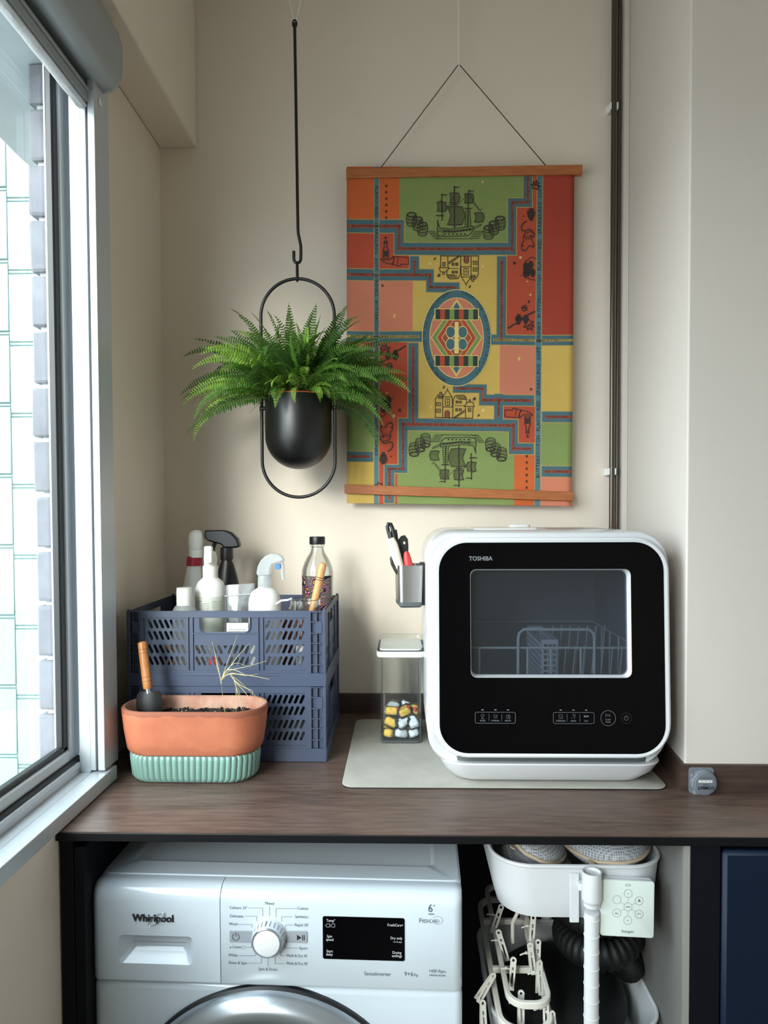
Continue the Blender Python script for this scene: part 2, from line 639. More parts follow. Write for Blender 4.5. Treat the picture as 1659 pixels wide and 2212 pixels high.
M['art'] = art_label_mat()

# ================================================================== SETTING
def struct(mb, name, m, parent=None, label=None, **kw):
    o = mb.build(name, m, parent, **kw)
    o['kind'] = 'structure'
    if label: o['label'] = label
    return o


YB = 1.75           # back wall
struct(MB().box(-0.9, 1.9, -2.3, 1.9, -0.05, 0.0), 'floor', M['floor'])
struct(MB().box(-0.665, 1.9, -2.3, 1.9, 2.8, 2.86), 'ceiling', M['ceil'])
struct(MB().box(-0.665, 0.70, YB, YB + 0.1, 0, 2.8), 'wall_back', M['wall'], label='warm beige back wall')
w = MB()
w.box(-0.665, -0.59, 1.372, YB, 0.95, 2.8)
w.box(-0.638, -0.59, 1.325, 1.372, 0.95, 2.8)
w.box(-0.665, -0.542, -2.3, YB, 0.0, 0.947)
w.box(-0.665, -0.59, -2.3, 1.325, 2.31, 2.8)
w.box(-0.665, -0.59, -2.3, -1.10, 0.947, 2.31)
wl = struct(w, 'wall_left', M['wall'], label='beige wall around the aluminium window')
# brick jamb outside the pane: every brick a piece
mo = MB().box(-0.700, -0.662, 1.372, 1.56, 0.6, 2.30)
mo.build('mortar', M['mortar'], wl)
rb = random.Random(3)
z = 0.745
while z < 2.29:
    h = min(0.0955 + rb.uniform(-0.002, 0.002), 2.303 - z)
    b = MB()
    dx = rb.uniform(-0.003, 0.003)
    nn = 4
    secs = []
    for yy, ins in ((1.360, 0.004), (1.364, 0.0), (1.55, 0.0)):
        p = rrect(0.054 - 2 * ins, h - 2 * ins, 0.004, 2, -0.6870 + dx, z + h / 2)
        secs.append([(x + rb.uniform(-0.0012, 0.0012), yy, zz + rb.uniform(-0.0014, 0.0014)) for x, zz in p])
    b.loft(secs)
    b.build('brick', M['brick'], wl)
    z += h + 0.0105
# drop beam along the top of the left wall
struct(MB().box(-0.59, -0.499, -2.3, YB, 2.337, 2.8), 'trim_1', M['wall'], label='dropped plaster beam above the window', bevel=0.004)
# concrete pier on the right
px0, px1, pyf = 0.497, 0.552, 1.256
w = MB()
w.add([(px0, pyf, 0), (1.9, pyf, 0), (1.9, YB + 0.1, 0), (px1, YB + 0.1, 0), (px0, pyf, 2.8), (1.9, pyf, 2.8), (1.9, YB + 0.1, 2.8), (px1, YB + 0.1, 2.8)],
      [(3, 2, 1, 0), (4, 5, 6, 7), (0, 1, 5, 4), (1, 2, 6, 5), (2, 3, 7, 6), (3, 0, 4, 7)])
struct(w, 'wall_pier', M['wall_cool'], label='pale plastered pier on the right', bevel=0.003)
struct(MB().box(1.8, 1.9, -2.3, 1.256, 0, 2.8), 'wall_right', M['wall_cool'])
struct(MB().box(-0.665, 1.9, -2.3, -2.2, 0, 2.8), 'wall_rear', M['wall'])
# corner batten beside the pipe
t2 = MB().box(0.528, 0.553, 1.722, YB, 0.997, 2.8)
t2.box(0.5375, 0.5395, 1.7205, 1.7225, 0.997, 2.8)
struct(t2, 'trim_2', M['wall_cool'], label='slim painted batten in the right corner', bevel=0.001)

# ------------------------------------------------------------------ window
win = bpy.data.objects.new('window_1', None)
COL.objects.link(win)
win.location = (-0.6, 0.1, 0.975)
win.matrix_basis = Matrix.Translation((-0.6, 0.1, 0.975))
win['kind'] = 'structure'
win['label'] = 'aluminium sliding window on the left wall'
WY0, WY1 = -1.08, 1.262
f = MB()
f.box(-0.632, -0.588, WY1 + 0.034, WY1 + 0.06, 0.975, 2.31)       # outer jamb
f.box(-0.588, -0.567, WY1, WY1 + 0.06, 0.975, 2.31)
f.box(-0.662, -0.567, WY0 - 0.03, WY0, 0.975, 2.31)
f.box(-0.662, -0.567, WY0, WY1, 2.28, 2.31)
f.build('frame', M['alu'], win, bevel=0.001, world=True)
f = MB()
f.box(-0.567, -0.5575, WY1 - 0.001, WY1 + 0.06, 0.979, 2.20)
f.box(-0.5535, -0.541, WY1 - 0.001, WY1 + 0.06, 0.979, 2.225)
f.box(-0.5575, -0.5535, WY1 + 0.02, WY1 + 0.06, 0.979, 2.20)
ch = f.build('side_channel', M['alu'], win, bevel=0.0008, world=True)
MB().box(-0.5578, -0.5532, WY1 + 0.012, WY1 + 0.0205, 0.985, 2.20).build('slot', M['rubber'], ch, world=True)
MB().cyl((-0.5405, 1.284, 2.182), (-0.5395, 1.284, 2.182), 0.007, n=16).build('screw_cap', M['white'], ch, world=True)


def sash(y0, y1, x, name='sash'):
    s = MB()
    a, b = 1.000, 2.285
    wd = 0.040
    s.box(x - 0.03, x, y0, y0 + wd, a, b)
    s.box(x - 0.03, x, y1 - wd, y1, a, b)
    s.box(x - 0.03, x, y0 + wd, y1 - wd, a, a + 0.022)
    s.box(x - 0.03, x, y0 + wd, y1 - wd, b - 0.03, b)
    o = s.build(name, M['alu'], win, bevel=0.004, seg=2, world=True)
    g = MB()
    g0, g1, ga, gb = y0 + wd, y1 - wd, a + 0.022, b - 0.03
    gw = 0.014
    for q in ((g0, g0 + gw, ga, gb), (g1 - gw - 0.004, g1, ga, gb), (g0, g1, ga, ga + gw - 0.004), (g0, g1, gb - gw, gb)):
        g.box(x - 0.018, x - 0.004, *q)
    g.build('gasket', M['rubber'], o, bevel=0.003, world=True)
    MB().box(x - 0.0145, x - 0.0095, g0 + 0.002, g1 - 0.002, ga + 0.002, gb - 0.002).build('glass_pane', M['pane'], o, world=True)
    return o


sash(0.10, 1.287, -0.597)
sash(-1.075, 0.16, -0.630)
s = MB()
s.box(-0.662, -0.588, WY0 - 0.03, WY1 + 0.034, 0.951, 0.985)
s.box(-0.592, -0.586, WY0, WY1, 0.985, 0.995)
s.box(-0.588, -0.566, WY0 - 0.03, WY1 + 0.034, 0.951, 0.975)
s.box(-0.565, -0.534, WY0 - 0.03, WY1 + 0.036, 0.951, 0.976)
s.build('window_sill', M['alu'], win, bevel=0.0012, world=True)
MB().box(-0.60, -0.5905, WY0, WY1 + 0.02, 0.985, 1.0008).build('track_gap', M['rubber'], win, world=True)

# ------------------------------------------------------------------ roll-down screen
rs = thing('roller_screen', 'grey roll-down screen with rounded cassette and brush edged pull bar above window', 'screen', (-0.55, 0.1, 2.13))
prof = [(-0.588, 2.335), (-0.588, 2.222), (-0.560, 2.214), (-0.541, 2.208), (-0.524, 2.211), (-0.512, 2.221), (-0.506, 2.236), (-0.505, 2.26), (-0.505, 2.29), (-0.512, 2.315), (-0.530, 2.336)]
c = MB().loft([[(x, -1.08, zz) for x, zz in prof], [(x, 1.296, zz) for x, zz in prof]])
c.build('cassette', M['screen'], rs, world=True, ang=30)
p2 = [(-0.546 + (x + 0.546) * 1.02, 2.27 + (zz - 2.27) * 1.02) for x, zz in prof]
c = MB().loft([[(x, 1.296, zz) for x, zz in p2], [(x, 1.3, zz) for x, zz in p2]])
c.build('end_cap', M['screen'], rs, world=True, bevel=0.001)
c = MB()
c.box(-0.574, -0.552, -1.05, 1.262, 2.170, 2.188)
c.box(-0.571, -0.549, -1.05, 1.262, 2.188, 2.194)
c.box(-0.574, -0.555, -1.05, 1.262, 2.194, 2.204)
c.build('pull_bar', M['screen'], rs, world=True, bevel=0.002)
MB().box(-0.565, -0.5635, -1.05, 1.262, 2.204, 2.24).build('screen_cloth', M['dark'], rs, world=True)
br = MB()
rr = random.Random(5)
secs = []
for i in range(90):
    y = -1.05 + 2.312 * i / 89
    hh = 0.0085 + rr.uniform(-0.0012, 0.0012)
    secs.append([(-0.571, y, 2.170), (-0.573, y, 2.170 - hh * 0.6), (-0.567, y, 2.170 - hh), (-0.559, y, 2.170 - hh), (-0.554, y, 2.170 - hh * 0.6), (-0.556, y, 2.170)])
br.loft(secs)
br.build('brush_strip', M['brush'], rs, world=True)

# ------------------------------------------------------------------ outside
so = MB()
secs = []
for i in range(40):
    y = 1.12 + 1.05 * i / 39
    j = 0.006 * noise.noise((y * 9, 0, 0))
    secs.append([(-0.665, y, 2.303), (-0.915 + j, y, 2.303), (-0.925 + j, y, 2.312), (-0.925, y, 2.42), (-0.665, y, 2.42)])
so.loft(secs)
struct(so, 'soffit', M['soffit'], label='weathered concrete ledge outside above the window')
bl = thing('building', 'pale tiled neighbouring building wing in bright light outside the window', 'building', (-3.0, 4.1, -2.0))
MB().box(-4.6, -1.5, 3.994, 4.6, -2.0, 6.0).build('wall', M['joint'], bl, world=True)
pm = None
for ci, (xa, xb, off) in enumerate(((-1.95, -1.52, 0.14), (-2.215, -1.952, 0.0), (-2.55, -2.217, 0.06), (-3.4, -2.552, 0.0), (-4.5, -3.402, 0.06))):
    base = None
    for r in range(18):
        zz = -1.6 + off + r * 0.402
        if base is None:
            q = MB().box(xa, xb, 3.980 + 0.004 * (ci % 2), 4.0, zz, zz + 0.376)
            q.box(xa, xb, 3.986, 4.0, zz + 0.382, zz + 0.396)
            base = q.build('panel', M['tile'], bl, world=True, bevel=0.004, seg=1)
        else:
            o = base.copy()
            COL.objects.link(o)
            o.parent = bl
            o.location = (0, 0, r * 0.402)

# ================================================================== FITTED UNITS
wt = thing('worktop', 'brown walnut-look worktop with black edge and upstand along the walls', 'worktop', (0.2, 1.4, 0.9365))
MB().box(-0.542, 1.6, 1.078, 1.248, 0.9365, 0.950).box(-0.590, 0.54, 1.248, YB, 0.9365, 0.95).build('top', M['walnut'], wt, world=True)
e_ = MB().box(-0.5425, 1.6, 1.0765, 1.079, 0.9355, 0.9485)
e_.build('front_edge', M['edge'], wt, world=True, bevel=0.001)
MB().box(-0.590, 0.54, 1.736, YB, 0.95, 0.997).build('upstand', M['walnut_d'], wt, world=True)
u = MB()
u.m = Matrix.Translation((0, 0, 0))
dxw = 0.0
u.add([(px0 - 0.008, pyf - 0.008, 0.95), (px0 + 0.001, pyf - 0.008, 0.95), (px1 + 0.001, YB, 0.95), (px1 - 0.010, YB, 0.95),
       (px0 - 0.008, pyf - 0.008, 0.999), (px0 + 0.001, pyf - 0.008, 0.999), (px1 + 0.001, YB, 0.999), (px1 - 0.010, YB, 0.999)],
      [(3, 2, 1, 0), (4, 5, 6, 7), (0, 1, 5, 4), (1, 2, 6, 5), (2, 3, 7, 6), (3, 0, 4, 7)])
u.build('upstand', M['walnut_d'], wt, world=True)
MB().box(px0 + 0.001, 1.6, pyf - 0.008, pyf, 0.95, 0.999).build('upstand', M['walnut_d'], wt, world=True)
MB().box(-0.535, 1.6, 1.10, 1.118, 0.931, 0.9365).build('support_rail', M['navy'], wt, world=True)

cb = thing('base_cabinet', 'navy base cabinet with open niche under the worktop', 'cabinet', (0.3, 1.4, 0.0))
MB().box(-0.539, -0.519, 1.085, 1.70, 0.0, 0.936).build('side_panel', M['navy'], cb, world=True, bevel=0.001)
MB().box(-0.5185, -0.502, 1.087, 1.70, 0.0, 0.921).build('side_panel', M['navy'], cb, world=True, bevel=0.001)
MB().box(0.4285, 0.4385, 1.086, 1.70, 0.0, 0.936).build('partition', M['board'], cb, world=True, bevel=0.001)['label'] = 'grey board facing the niche'
MB().box(0.4300, 0.4388, 1.0845, 1.0862, 0.0, 0.936).build('edge_band', M['bandgrey'], cb, world=True)
MB().box(0.439, 0.485, 1.084, 1.70, 0.0, 0.936).build('filler_panel', M['navy'], cb, world=True, bevel=0.001)
MB().box(0.4865, 1.6, 1.10, 1.12, 0.0, 0.936).build('carcass', M['navy'], cb, world=True)
MB().box(-0.502, 0.4285, 1.69, 1.70, 0.0, 0.936).build('back_panel', M['dark'], cb, world=True)
d = MB().box(0.4875, 0.98, 1.080, 1.099, 0.05, 0.926)
dr = d.build('door', M['navy2'], cb, world=True, bevel=0.006, seg=1)
d = MB().box(0.9835, 1.5, 1.080, 1.099, 0.05, 0.926)
d.build('door', M['navy2'], cb, world=True, bevel=0.006, seg=1)

# pipe in the right corner
pp = thing('metal_pipe', 'dark steel pipe running up the wall in the right corner', 'pipe', (0.504, 1.72, 0.955))
MB().cyl((0.5045, 1.728, 0.952), (0.5045, 1.728, 2.80), 0.0062, n=16).build('pipe', M['pipe'], pp, world=True)
MB().cyl((0.5195, 1.737, 0.952), (0.5195, 1.737, 2.80), 0.0052, n=14).build('cable', M['pipe'], pp, world=True)
for zc in (1.541, 2.405):
    k = MB().box(0.491, 0.4985, 1.735, 1.75, zc - 0.009, zc + 0.009)
    k.box(0.4945, 0.4985, 1.722, 1.738, zc - 0.008, zc + 0.008)
    k.box(0.5105, 0.514, 1.722, 1.745, zc - 0.008, zc + 0.008)
    k.box(0.4945, 0.514, 1.7345, 1.75, zc - 0.006, zc + 0.006)
    k.build('clip', M['white_m'], pp, world=True, bevel=0.001)
# ================================================================== WASHER
wm = thing('washer_dryer', 'white front-loading washer dryer under the worktop', 'washing machine', (-0.505, 1.113, 0.0), atan2(-0.017, 0.595))
WW, WD = 0.597, 0.56


def body_prof(y_f, inset, z0, z1, r):  # YZ profile rounded at the top front
    return None


b = MB()
secs = []
yz = [(0.0, 0.03), (0.0, 0.688), (0.0, 0.6885), (0.57, 0.6885), (0.57, 0.03)]
b.box(0, WW, 0.004, WD, 0.02, 0.690)
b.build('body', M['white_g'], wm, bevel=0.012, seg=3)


def front_block(x0, x1, name, rl, rr_, recess=None):
    """control fascia block with a soft top-front edge"""
    prof = [(0.035, 0.691), (0.002, 0.691), (0.0, 0.694)]
    for i in range(7):
        a = radians(90 * i / 6)
        prof.append((0.024 - 0.024 * cos(a) + 0.0, 0.824 + 0.024 * sin(a)))
    prof.append((0.035, 0.848))
    secs = []
    xs = []
    rl = 0.014
    for i in range(5):
        a = radians(90 * i / 4)
        if rr_ == 'L': xs.append((x0 + 0.014 * (1 - cos(a)), 0.014 * (1 - sin(a))))
    if rr_ == 'L':
        xs.append((x1, 0))
    elif rr_ == 'R':
        xs = [(x0, 0)] + [(x1 - 0.014 * (1 - cos(radians(90 - 90 * i / 4))), 0.014 * (1 - sin(radians(90 - 90 * i / 4)))) for i in range(5)]
    else:
        xs = [(x0, 0), (x1, 0)]
    for x, ins in xs:
        secs.append([(x, min(y + ins, 0.035), min(zz, 0.848 - ins * 0.4)) for y, zz in prof])
    m = MB().loft(secs)
    return m


# detergent drawer front with a pressed handle hollow
DX = 0.2115
fb = front_block(0.0, DX, 'd', 0, 'L')
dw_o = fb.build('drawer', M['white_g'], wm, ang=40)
cut = MB()
hx, hz, hw, hh = 0.106, 0.744, 0.121, 0.046
secs = []
for (y, ins) in ((-0.01, -0.004), (0.0005, 0.0), (0.004, 0.0035), (0.017, 0.010), (0.0215, 0.016)):
    secs.append([(x, y, zz) for x, zz in rrect(hw - 2 * ins, hh - 2 * ins, 0.0075, 5, hx, hz)])
cut.loft(secs)
co = cut.build('drawer_cut', M['white_g'], wm)
bo = dw_o.modifiers.new('hollow', 'BOOLEAN')
bo.object = co
bo.operation = 'DIFFERENCE'
bo.solver = 'EXACT'
bpy.context.view_layer.update()
dg = bpy.context.evaluated_depsgraph_get()
nm = bpy.data.meshes.new_from_object(dw_o.evaluated_get(dg))
dw_o.modifiers.clear()
dw_o.data = nm
nm.name = 'drawer'
bpy.data.objects.remove(co)
nm.polygons.foreach_set('use_smooth', [True] * len(nm.polygons))
nm.set_sharp_from_angle(angle=radians(32))
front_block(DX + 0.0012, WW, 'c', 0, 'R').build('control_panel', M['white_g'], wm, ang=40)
# top plate with pressed panel
t = MB()
t.loft([secz(rrect(WW, 0.525, 0.012, 4, WW / 2, 0.297), 0.690), secz(rrect(WW, 0.525, 0.012, 4, WW / 2, 0.297), 0.844),
        secz(rrect(WW - 0.008, 0.517, 0.012, 4, WW / 2, 0.297), 0.849), secz(rrect(WW - 0.085, 0.44, 0.012, 4, WW / 2, 0.300), 0.849),
        secz(rrect(WW - 0.097, 0.428, 0.01, 4, WW / 2, 0.300), 0.845)])
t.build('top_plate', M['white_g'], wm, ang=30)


# front plane frame: (u,v) metres on the fascia
def wf(u, v): return (u, -0.0006, v)


def pxw(px, py):
    """fascia coordinates for a spot measured on the machine front"""
    return ((px - 196) / 1343.0 + 0.0, 0.850 - (py - 1908 - (px - 196) * 0.025) / 1343.0)


# brand badge, raised chrome letters
bd = MB()
vs, fs = text_geo('Whirlpool', 0.018)
x0 = min(v[0] for v in vs); x1 = max(v[0] for v in vs)
u0, v0 = pxw(289, 1989)
wd_ = 0.067
kx = wd_ / (x1 - x0)
ky = 0.0118 / 0.70
n0 = len(vs)
for dpt, mi in ((0.0, 0), (0.0016, 1)):
    bd.add([(u0 + (v[0] - x0) * kx + dpt * 0.4, -0.0006 - (0.0018 - dpt), v0 + v[1] * ky - dpt * 0.4) for v in vs], fs, mi)
badge = bd.build('badge', [M['inkdark'], M['chrome']], wm)
sw = MB()
cc, rr2 = pxw(343, 1985), 0.0
pts = []
for i in range(40):
    a = 2 * pi * i / 40
    ex, ey = 0.0165 * cos(a), 0.0052 * sin(a)
    ra = radians(38)
    pts.append((cc[0] + ex * cos(ra) - ey * sin(ra), -0.003, cc[1] + ex * sin(ra) + ey * cos(ra)))
sw.tube(pts, 0.0006, 6, closed=True)
sw.build('ring', M['chrome'], badge)

# selector knob
kc = pxw(587, 2021)
kn = MB()
kn.m = Matrix.Translation((kc[0], 0, kc[1])) @ Matrix.Rotation(pi / 2, 4, 'X')
kn.lathe([(0.0275, -0.002), (0.0275, 0.003), (0.0265, 0.005), (0.0262, 0.006), (0.0255, 0.016), (0.0235, 0.020)], n=48)
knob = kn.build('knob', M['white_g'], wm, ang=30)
r_ = MB()
r_.m = kn.m
r_.lathe([(0.0236, 0.018), (0.0236, 0.021), (0.0222, 0.0225), (0.0212, 0.0225), (0.0205, 0.021), (0.0205, 0.018)], n=48, cap0=False, cap1=False)
r_.build('knob_ring', M['chrome'], knob)
r_ = MB(); r_.m = kn.m
r_.lathe([(0.0206, 0.018), (0.0206, 0.0216), (0.019, 0.0222), (0.0, 0.0222)], n=40)
r_.build('knob_cap', M['white'], knob)
g_ = MB()
for i in range(24):
    a = 2 * pi * i / 24 + 0.1
    w_ = 0.0009 if i != 6 else 0.0016
    ca, sa = cos(a), sin(a)
    q = MB()
    p0 = Vector((kc[0] + ca * 0.0268, -0.0062, kc[1] + sa * 0.0268))
    p1 = Vector((kc[0] + ca * 0.0254, -0.0185, kc[1] + sa * 0.0254))
    tx = Vector((-sa, 0, ca)) * w_ / 2
    nx = Vector((ca, 0, sa)) * 0.0004
    g_.add([p0 - tx + nx, p0 + tx + nx, p1 + tx + nx, p1 - tx + nx], [(0, 1, 2, 3)])
g_.build('knob_grooves', M['inkg'], knob)
# start and power keys either side of the knob
M['key'] = mat('grey_key', (150, 156, 164), 0.35)
for (xa, xb, nm_) in ((501, 560, 'power_button'), (612, 669, 'start_button')):
    (ua, va), (ub, vb) = pxw(xa, 2008 + 1), pxw(xb, 2035 + 1)
    k = MB().loft([secy(rrect(ub - ua, 0.0195, 0.002, 3, (ua + ub) / 2, pxw((xa + xb) / 2, 2023)[1]), 0.002),
                   secy(rrect(ub - ua, 0.0195, 0.002, 3, (ua + ub) / 2, pxw((xa + xb) / 2, 2023)[1]), -0.001),
                   secy(rrect(ub - ua - 0.0015, 0.018, 0.002, 3, (ua + ub) / 2, pxw((xa + xb) / 2, 2023)[1]), -0.0018)])
    ko = k.build(nm_, M['key'], wm)
    s_ = MB()
    def kf(u, v): return (u, -0.0022, v)
    if nm_ == 'power_button':
        cu_, cv_ = pxw(515, 2023)
        line2(s_, [(cu_ + 0.0055 * sin(a), cv_ + 0.0055 * cos(a)) for a in [radians(25 + 310 * i / 24) for i in range(25)]], 0.0008, kf)
        line2(s_, [(cu_, cv_ + 0.001), (cu_, cv_ + 0.0075)], 0.0008, kf)
    else:
        cu_, cv_ = pxw(653, 2024)
        poly2(s_, [(cu_ - 0.0045, cv_ + 0.0045), (cu_ - 0.0045, cv_ - 0.0045), (cu_ + 0.003, cv_)], kf)
        for dx in (0.0045, 0.0072): line2(s_, [(cu_ + dx, cv_ - 0.004), (cu_ + dx, cv_ + 0.004)], 0.0013, kf)
    s_.build('symbol', M['inkdark'], ko)
# printed programme names
pr = MB()
LB = [('Mixed', 588, 1951, 'C'), ('Colours 15°', 540, 1961, 'R'), ('Delicates', 531, 1979, 'R'), ('Wool', 518, 1996, 'R'),
      ('Cotton ', 525, 2046, 'R'), ('White', 518, 2064, 'R'), ('Rinse & Spin', 538, 2081, 'R'), ('Spin & Drain', 583, 2094, 'C'),
      ('Cotton', 671, 1962, 'R'), ('Synthetics', 671, 1980, 'R'), ("Rapid 30'", 671, 1998, 'R'), ('Sport', 669, 2048, 'R'),
      ("Wash & Dry 45'", 669, 2065, 'R'), ("Wash & Dry 90'", 669, 2082, 'R')]
for s_, x, y, al in LB:
    u_, v_ = pxw(x, y + 3)
    put_text(pr, s_, u_, v_, 0.0046, wf, al, sx=0.72 if s_ == 'Cotton ' else (0.80 if 'Dry' in s_ or 'Synth' in s_ else 0.9))
put_text(pr, 'e', *pxw(501, 2049), 0.0042, wf, 'L')
LN = [[(588, 1957), (588, 1978)], [(542, 1961), (573, 1961), (573, 1980)], [(534, 1979), (560, 1979), (560, 1990)], [(521, 1997), (550, 1997), (550, 2004)],
      [(537, 2047), (548, 2047), (548, 2040)], [(520, 2065), (557, 2065), (557, 2058)], [(541, 2081), (570, 2081), (570, 2068)], [(584, 2088), (584, 2068)],
      [(648, 1962), (602, 1962), (602, 1981)], [(637, 1980), (614, 1980), (614, 1991)], [(640, 1998), (622, 1998), (622, 2006)], [(650, 2048), (621, 2048), (621, 2041)],
      [(620, 2065), (611, 2065), (611, 2054)], [(620, 2082), (599, 2082), (599, 2064)]]
for q in LN: line2(pr, [pxw(*p) for p in q], 0.00045, wf)
line2(pr, [pxw(*p) for p in ((528, 2044), (535, 2044), (535, 2049), (528, 2049), (526, 2046))], 0.0004, wf, closed=True)
put_text(pr, 'SenseInverter', *pxw(790, 2106), 0.0062, wf, 'L', width=0.0425)
put_text(pr, '9+6', *pxw(875, 2107), 0.0072, wf, 'L', width=0.0138)
put_text(pr, 'Kg', *pxw(895.5, 2107), 0.0045, wf, 'L', width=0.0062)
put_text(pr, '1400 Rpm', *pxw(928, 2099), 0.0052, wf, 'L', width=0.0255)
put_text(pr, 'WWDH 9614W', *pxw(928, 2107), 0.003, wf, 'L', width=0.0255, bold=0.01)
put_text(pr, '6', *pxw(926, 1969), 0.0125, wf, 'L', bold=0.005, sx=0.85)
put_text(pr, 'th', *pxw(936, 1957), 0.003, wf, 'L')
put_text(pr, 'sense', *pxw(926, 1975), 0.0028, wf, 'L', bold=0.02)
put_text(pr, 'F', *pxw(907, 1992), 0.0072, wf, 'L')
put_text(pr, 'RESHCARE+', *pxw(913, 1992), 0.0058, wf, 'L', width=0.0275)
c_ = pxw(945, 1987)
line2(pr, [(c_[0] + 0.0085 * cos(a), c_[1] + 0.0062 * sin(a)) for a in [radians(-120 + 260 * i / 24) for i in range(25)]], 0.0004, wf)
tag(pr.build('panel_lettering', M['ink'], wm), kind='stuff')
# display
(ua, va), (ub, vb) = pxw(702, 1977), pxw(876, 2071)
cxm, cym = (ua + ub) / 2, (pxw(702, 1979)[1] + pxw(702, 2070)[1]) / 2
dsp = MB().loft([secy(rrect(ub - ua, 0.0685, 0.0028, 3, cxm, cym), 0.003), secy(rrect(ub - ua, 0.0685, 0.0028, 3, cxm, cym), -0.0010)]).build('display', M['gloss'], wm)
dl = MB()
def df(u, v): return (u, -0.0014, v)
for s_, x, y, al in (('Temp°', 710, 1990, 'L'), ('Spin', 711, 2024, 'L'), ('speed', 709, 2031, 'L'), ('Start', 710, 2056, 'L'), ('delay', 709, 2063, 'L'),
                     ('FreshCare+', 873, 2000, 'R'), ('Dry only', 871, 2028, 'R'), ('Drying', 869, 2059, 'R'), ('settings', 870, 2066, 'R')):
    put_text(dl, s_, *pxw(x, y), 0.0043, df, al, sx=0.85)
put_text(dl, '3 sec', *pxw(870, 2035), 0.0028, df, 'R')
for x in (708, 719):
    line2(dl, [pxw(*p) for p in ((x, 1998), (x + 3, 1994.5), (x + 9, 1994.5), (x + 9, 2001.5), (x + 3, 2001.5))], 0.0004, df, closed=True)
line2(dl, [pxw(852, 2033), pxw(858, 2033)], 0.0006, df)
tag(dl.build('display_lettering', M['inkw'], dsp), kind='stuff')
# porthole door
dcx, dcz = pxw(586, 2131)[0], pxw(586, 2131)[1] - 0.246
D = MB()
D.m = Matrix.Translation((dcx, 0.004, dcz)) @ Matrix.Rotation(pi / 2, 4, 'X')
D.lathe([(0.2465, -0.001), (0.2465, 0.006), (0.243, 0.010)], n=96, cap0=True, cap1=False)
door = D.build('door', M['rubber'], wm)
D2 = MB(); D2.m = D.m
D2.lathe([(0.243, 0.002), (0.243, 0.010), (0.238, 0.022), (0.228, 0.032), (0.214, 0.036), (0.203, 0.033), (0.197, 0.026), (0.196, 0.02)], n=96, cap0=False, cap1=False)
D2.build('door_rim', M['chrome'], door)
D3 = MB(); D3.m = D.m
D3.lathe([(0.1965, 0.02), (0.1965, 0.028), (0.19, 0.031), (0.16, 0.034), (0.155, 0.030), (0.15, 0.01)], n=80, cap0=False, cap1=False)
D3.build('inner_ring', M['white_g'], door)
D4 = MB(); D4.m = D.m
D4.lathe([(0.151, 0.012), (0.10, 0.026), (0.0, 0.032)], n=60)
D4.build('porthole', M['gloss'], door)
hd = MB(); hd.m = D.m
secs = []
for i in range(9):
    a = radians(52 - 30 * i / 8)
    secs.append([(r * cos(a), r * sin(a), zz) for r, zz in ((0.200, 0.0335), (0.236 - 0.008 * abs(i - 4) / 4, 0.0262), (0.2395, 0.021), (0.2395, 0.028), (0.215, 0.0375), (0.200, 0.036))])
hd.loft(secs)
hd.build('door_handle', M['dark'], door)
# ================================================================== CRATES
CK = 0.397 / 1378.0     # metres per measured unit of the crate front


def cu(u): return (u - 132) * CK - 0.1985


def slot(cx, cy, ln, wd, ang, n=4):
    pts = []
    ca, sa = cos(ang), sin(ang)
    for s0 in (1, -1):
        for i in range(n + 1):
            a = -pi / 2 + pi * i / n
            x, y = s0 * (ln / 2 - wd / 2 + wd / 2 * cos(a)), s0 * wd / 2 * sin(a)
            pts.append((cx + x * ca - y * sa, cy + x * sa + y * ca))
    return pts


CH = 0.150
Zt = CH


def cv(v): return Zt - (v - 615) * CH / 520.0


def crate_face():
    holes = []
    aL, aR = radians(-66), radians(66)
    ln, wd = 0.0195, 0.0058
    for v in (705, 785, 878, 960):
        for i in range(7):
            holes.append(slot(cu(292 + 38.5 * i), cv(v), ln, wd, aL))
            holes.append(slot(cu(1110 + 38.5 * i), cv(v), ln, wd, aR))
    for v in (882, 962):
        for i in range(5):
            holes.append(slot(cu(622 + 38.5 * i), cv(v), ln, wd, aL))
        for i in range(5):
            holes.append(slot(cu(848 + 38.5 * i), cv(v), ln, wd, aR))
    for v, hh in ((868, 26), (985, -26)):
        holes.append([(cu(812 - hh * 0.62), cv(v - hh * 0.5)), (cu(812 + hh * 0.62), cv(v - hh * 0.5)), (cu(812), cv(v + hh * 0.5))])
    r = 0.012
    x0, x1, yb, yt = cu(638), cu(988), cv(765), cv(663)
    hd = [(x0, yt), (x1, yt)] + [(x1 - r + r * cos(radians(a)), yb + r + r * sin(radians(a))) for a in (0, -22, -45, -68, -90)] + \
         [(x0 + r + r * cos(radians(a)), yb + r + r * sin(radians(a))) for a in (-90, -112, -135, -158, -180)]
    holes.append(hd)
    out = [(cu(215), cv(1050)), (cu(1402), cv(1050)), (cu(1402), cv(615)), (cu(215), cv(615))]
    return plate(out, holes, 0.0022), hd


FACE, HANDLE = crate_face()


def frame_ribs(mb, yo):
    """raised rails around the three slot fields (y outward is negative)"""
    y0, y1 = yo - 0.0032, yo
    mb.box(cu(215), cu(1402), y0, y1, cv(660), cv(615))
    mb.box(cu(215), cu(250), y0, y1, cv(1050), cv(660))
    mb.box(cu(1372), cu(1402), y0, y1, cv(1050), cv(660))
    mb.box(cu(250), cu(1372), y0, y1, cv(1050), cv(1026))
    for a, b in ((550, 560), (580, 592), (1038, 1046), (1066, 1078)):
        mb.box(cu(a), cu(b), y0, y1, cv(1026), cv(660))
    mb.box(cu(592), cu(1038), y0, y1 - 0.0008, cv(772), cv(765))
    mb.tube([(p[0], yo - 0.001, p[1]) for p in HANDLE[1:] + HANDLE[:1]], 0.0018, 6)


CW, CD = 0.397, 0.283


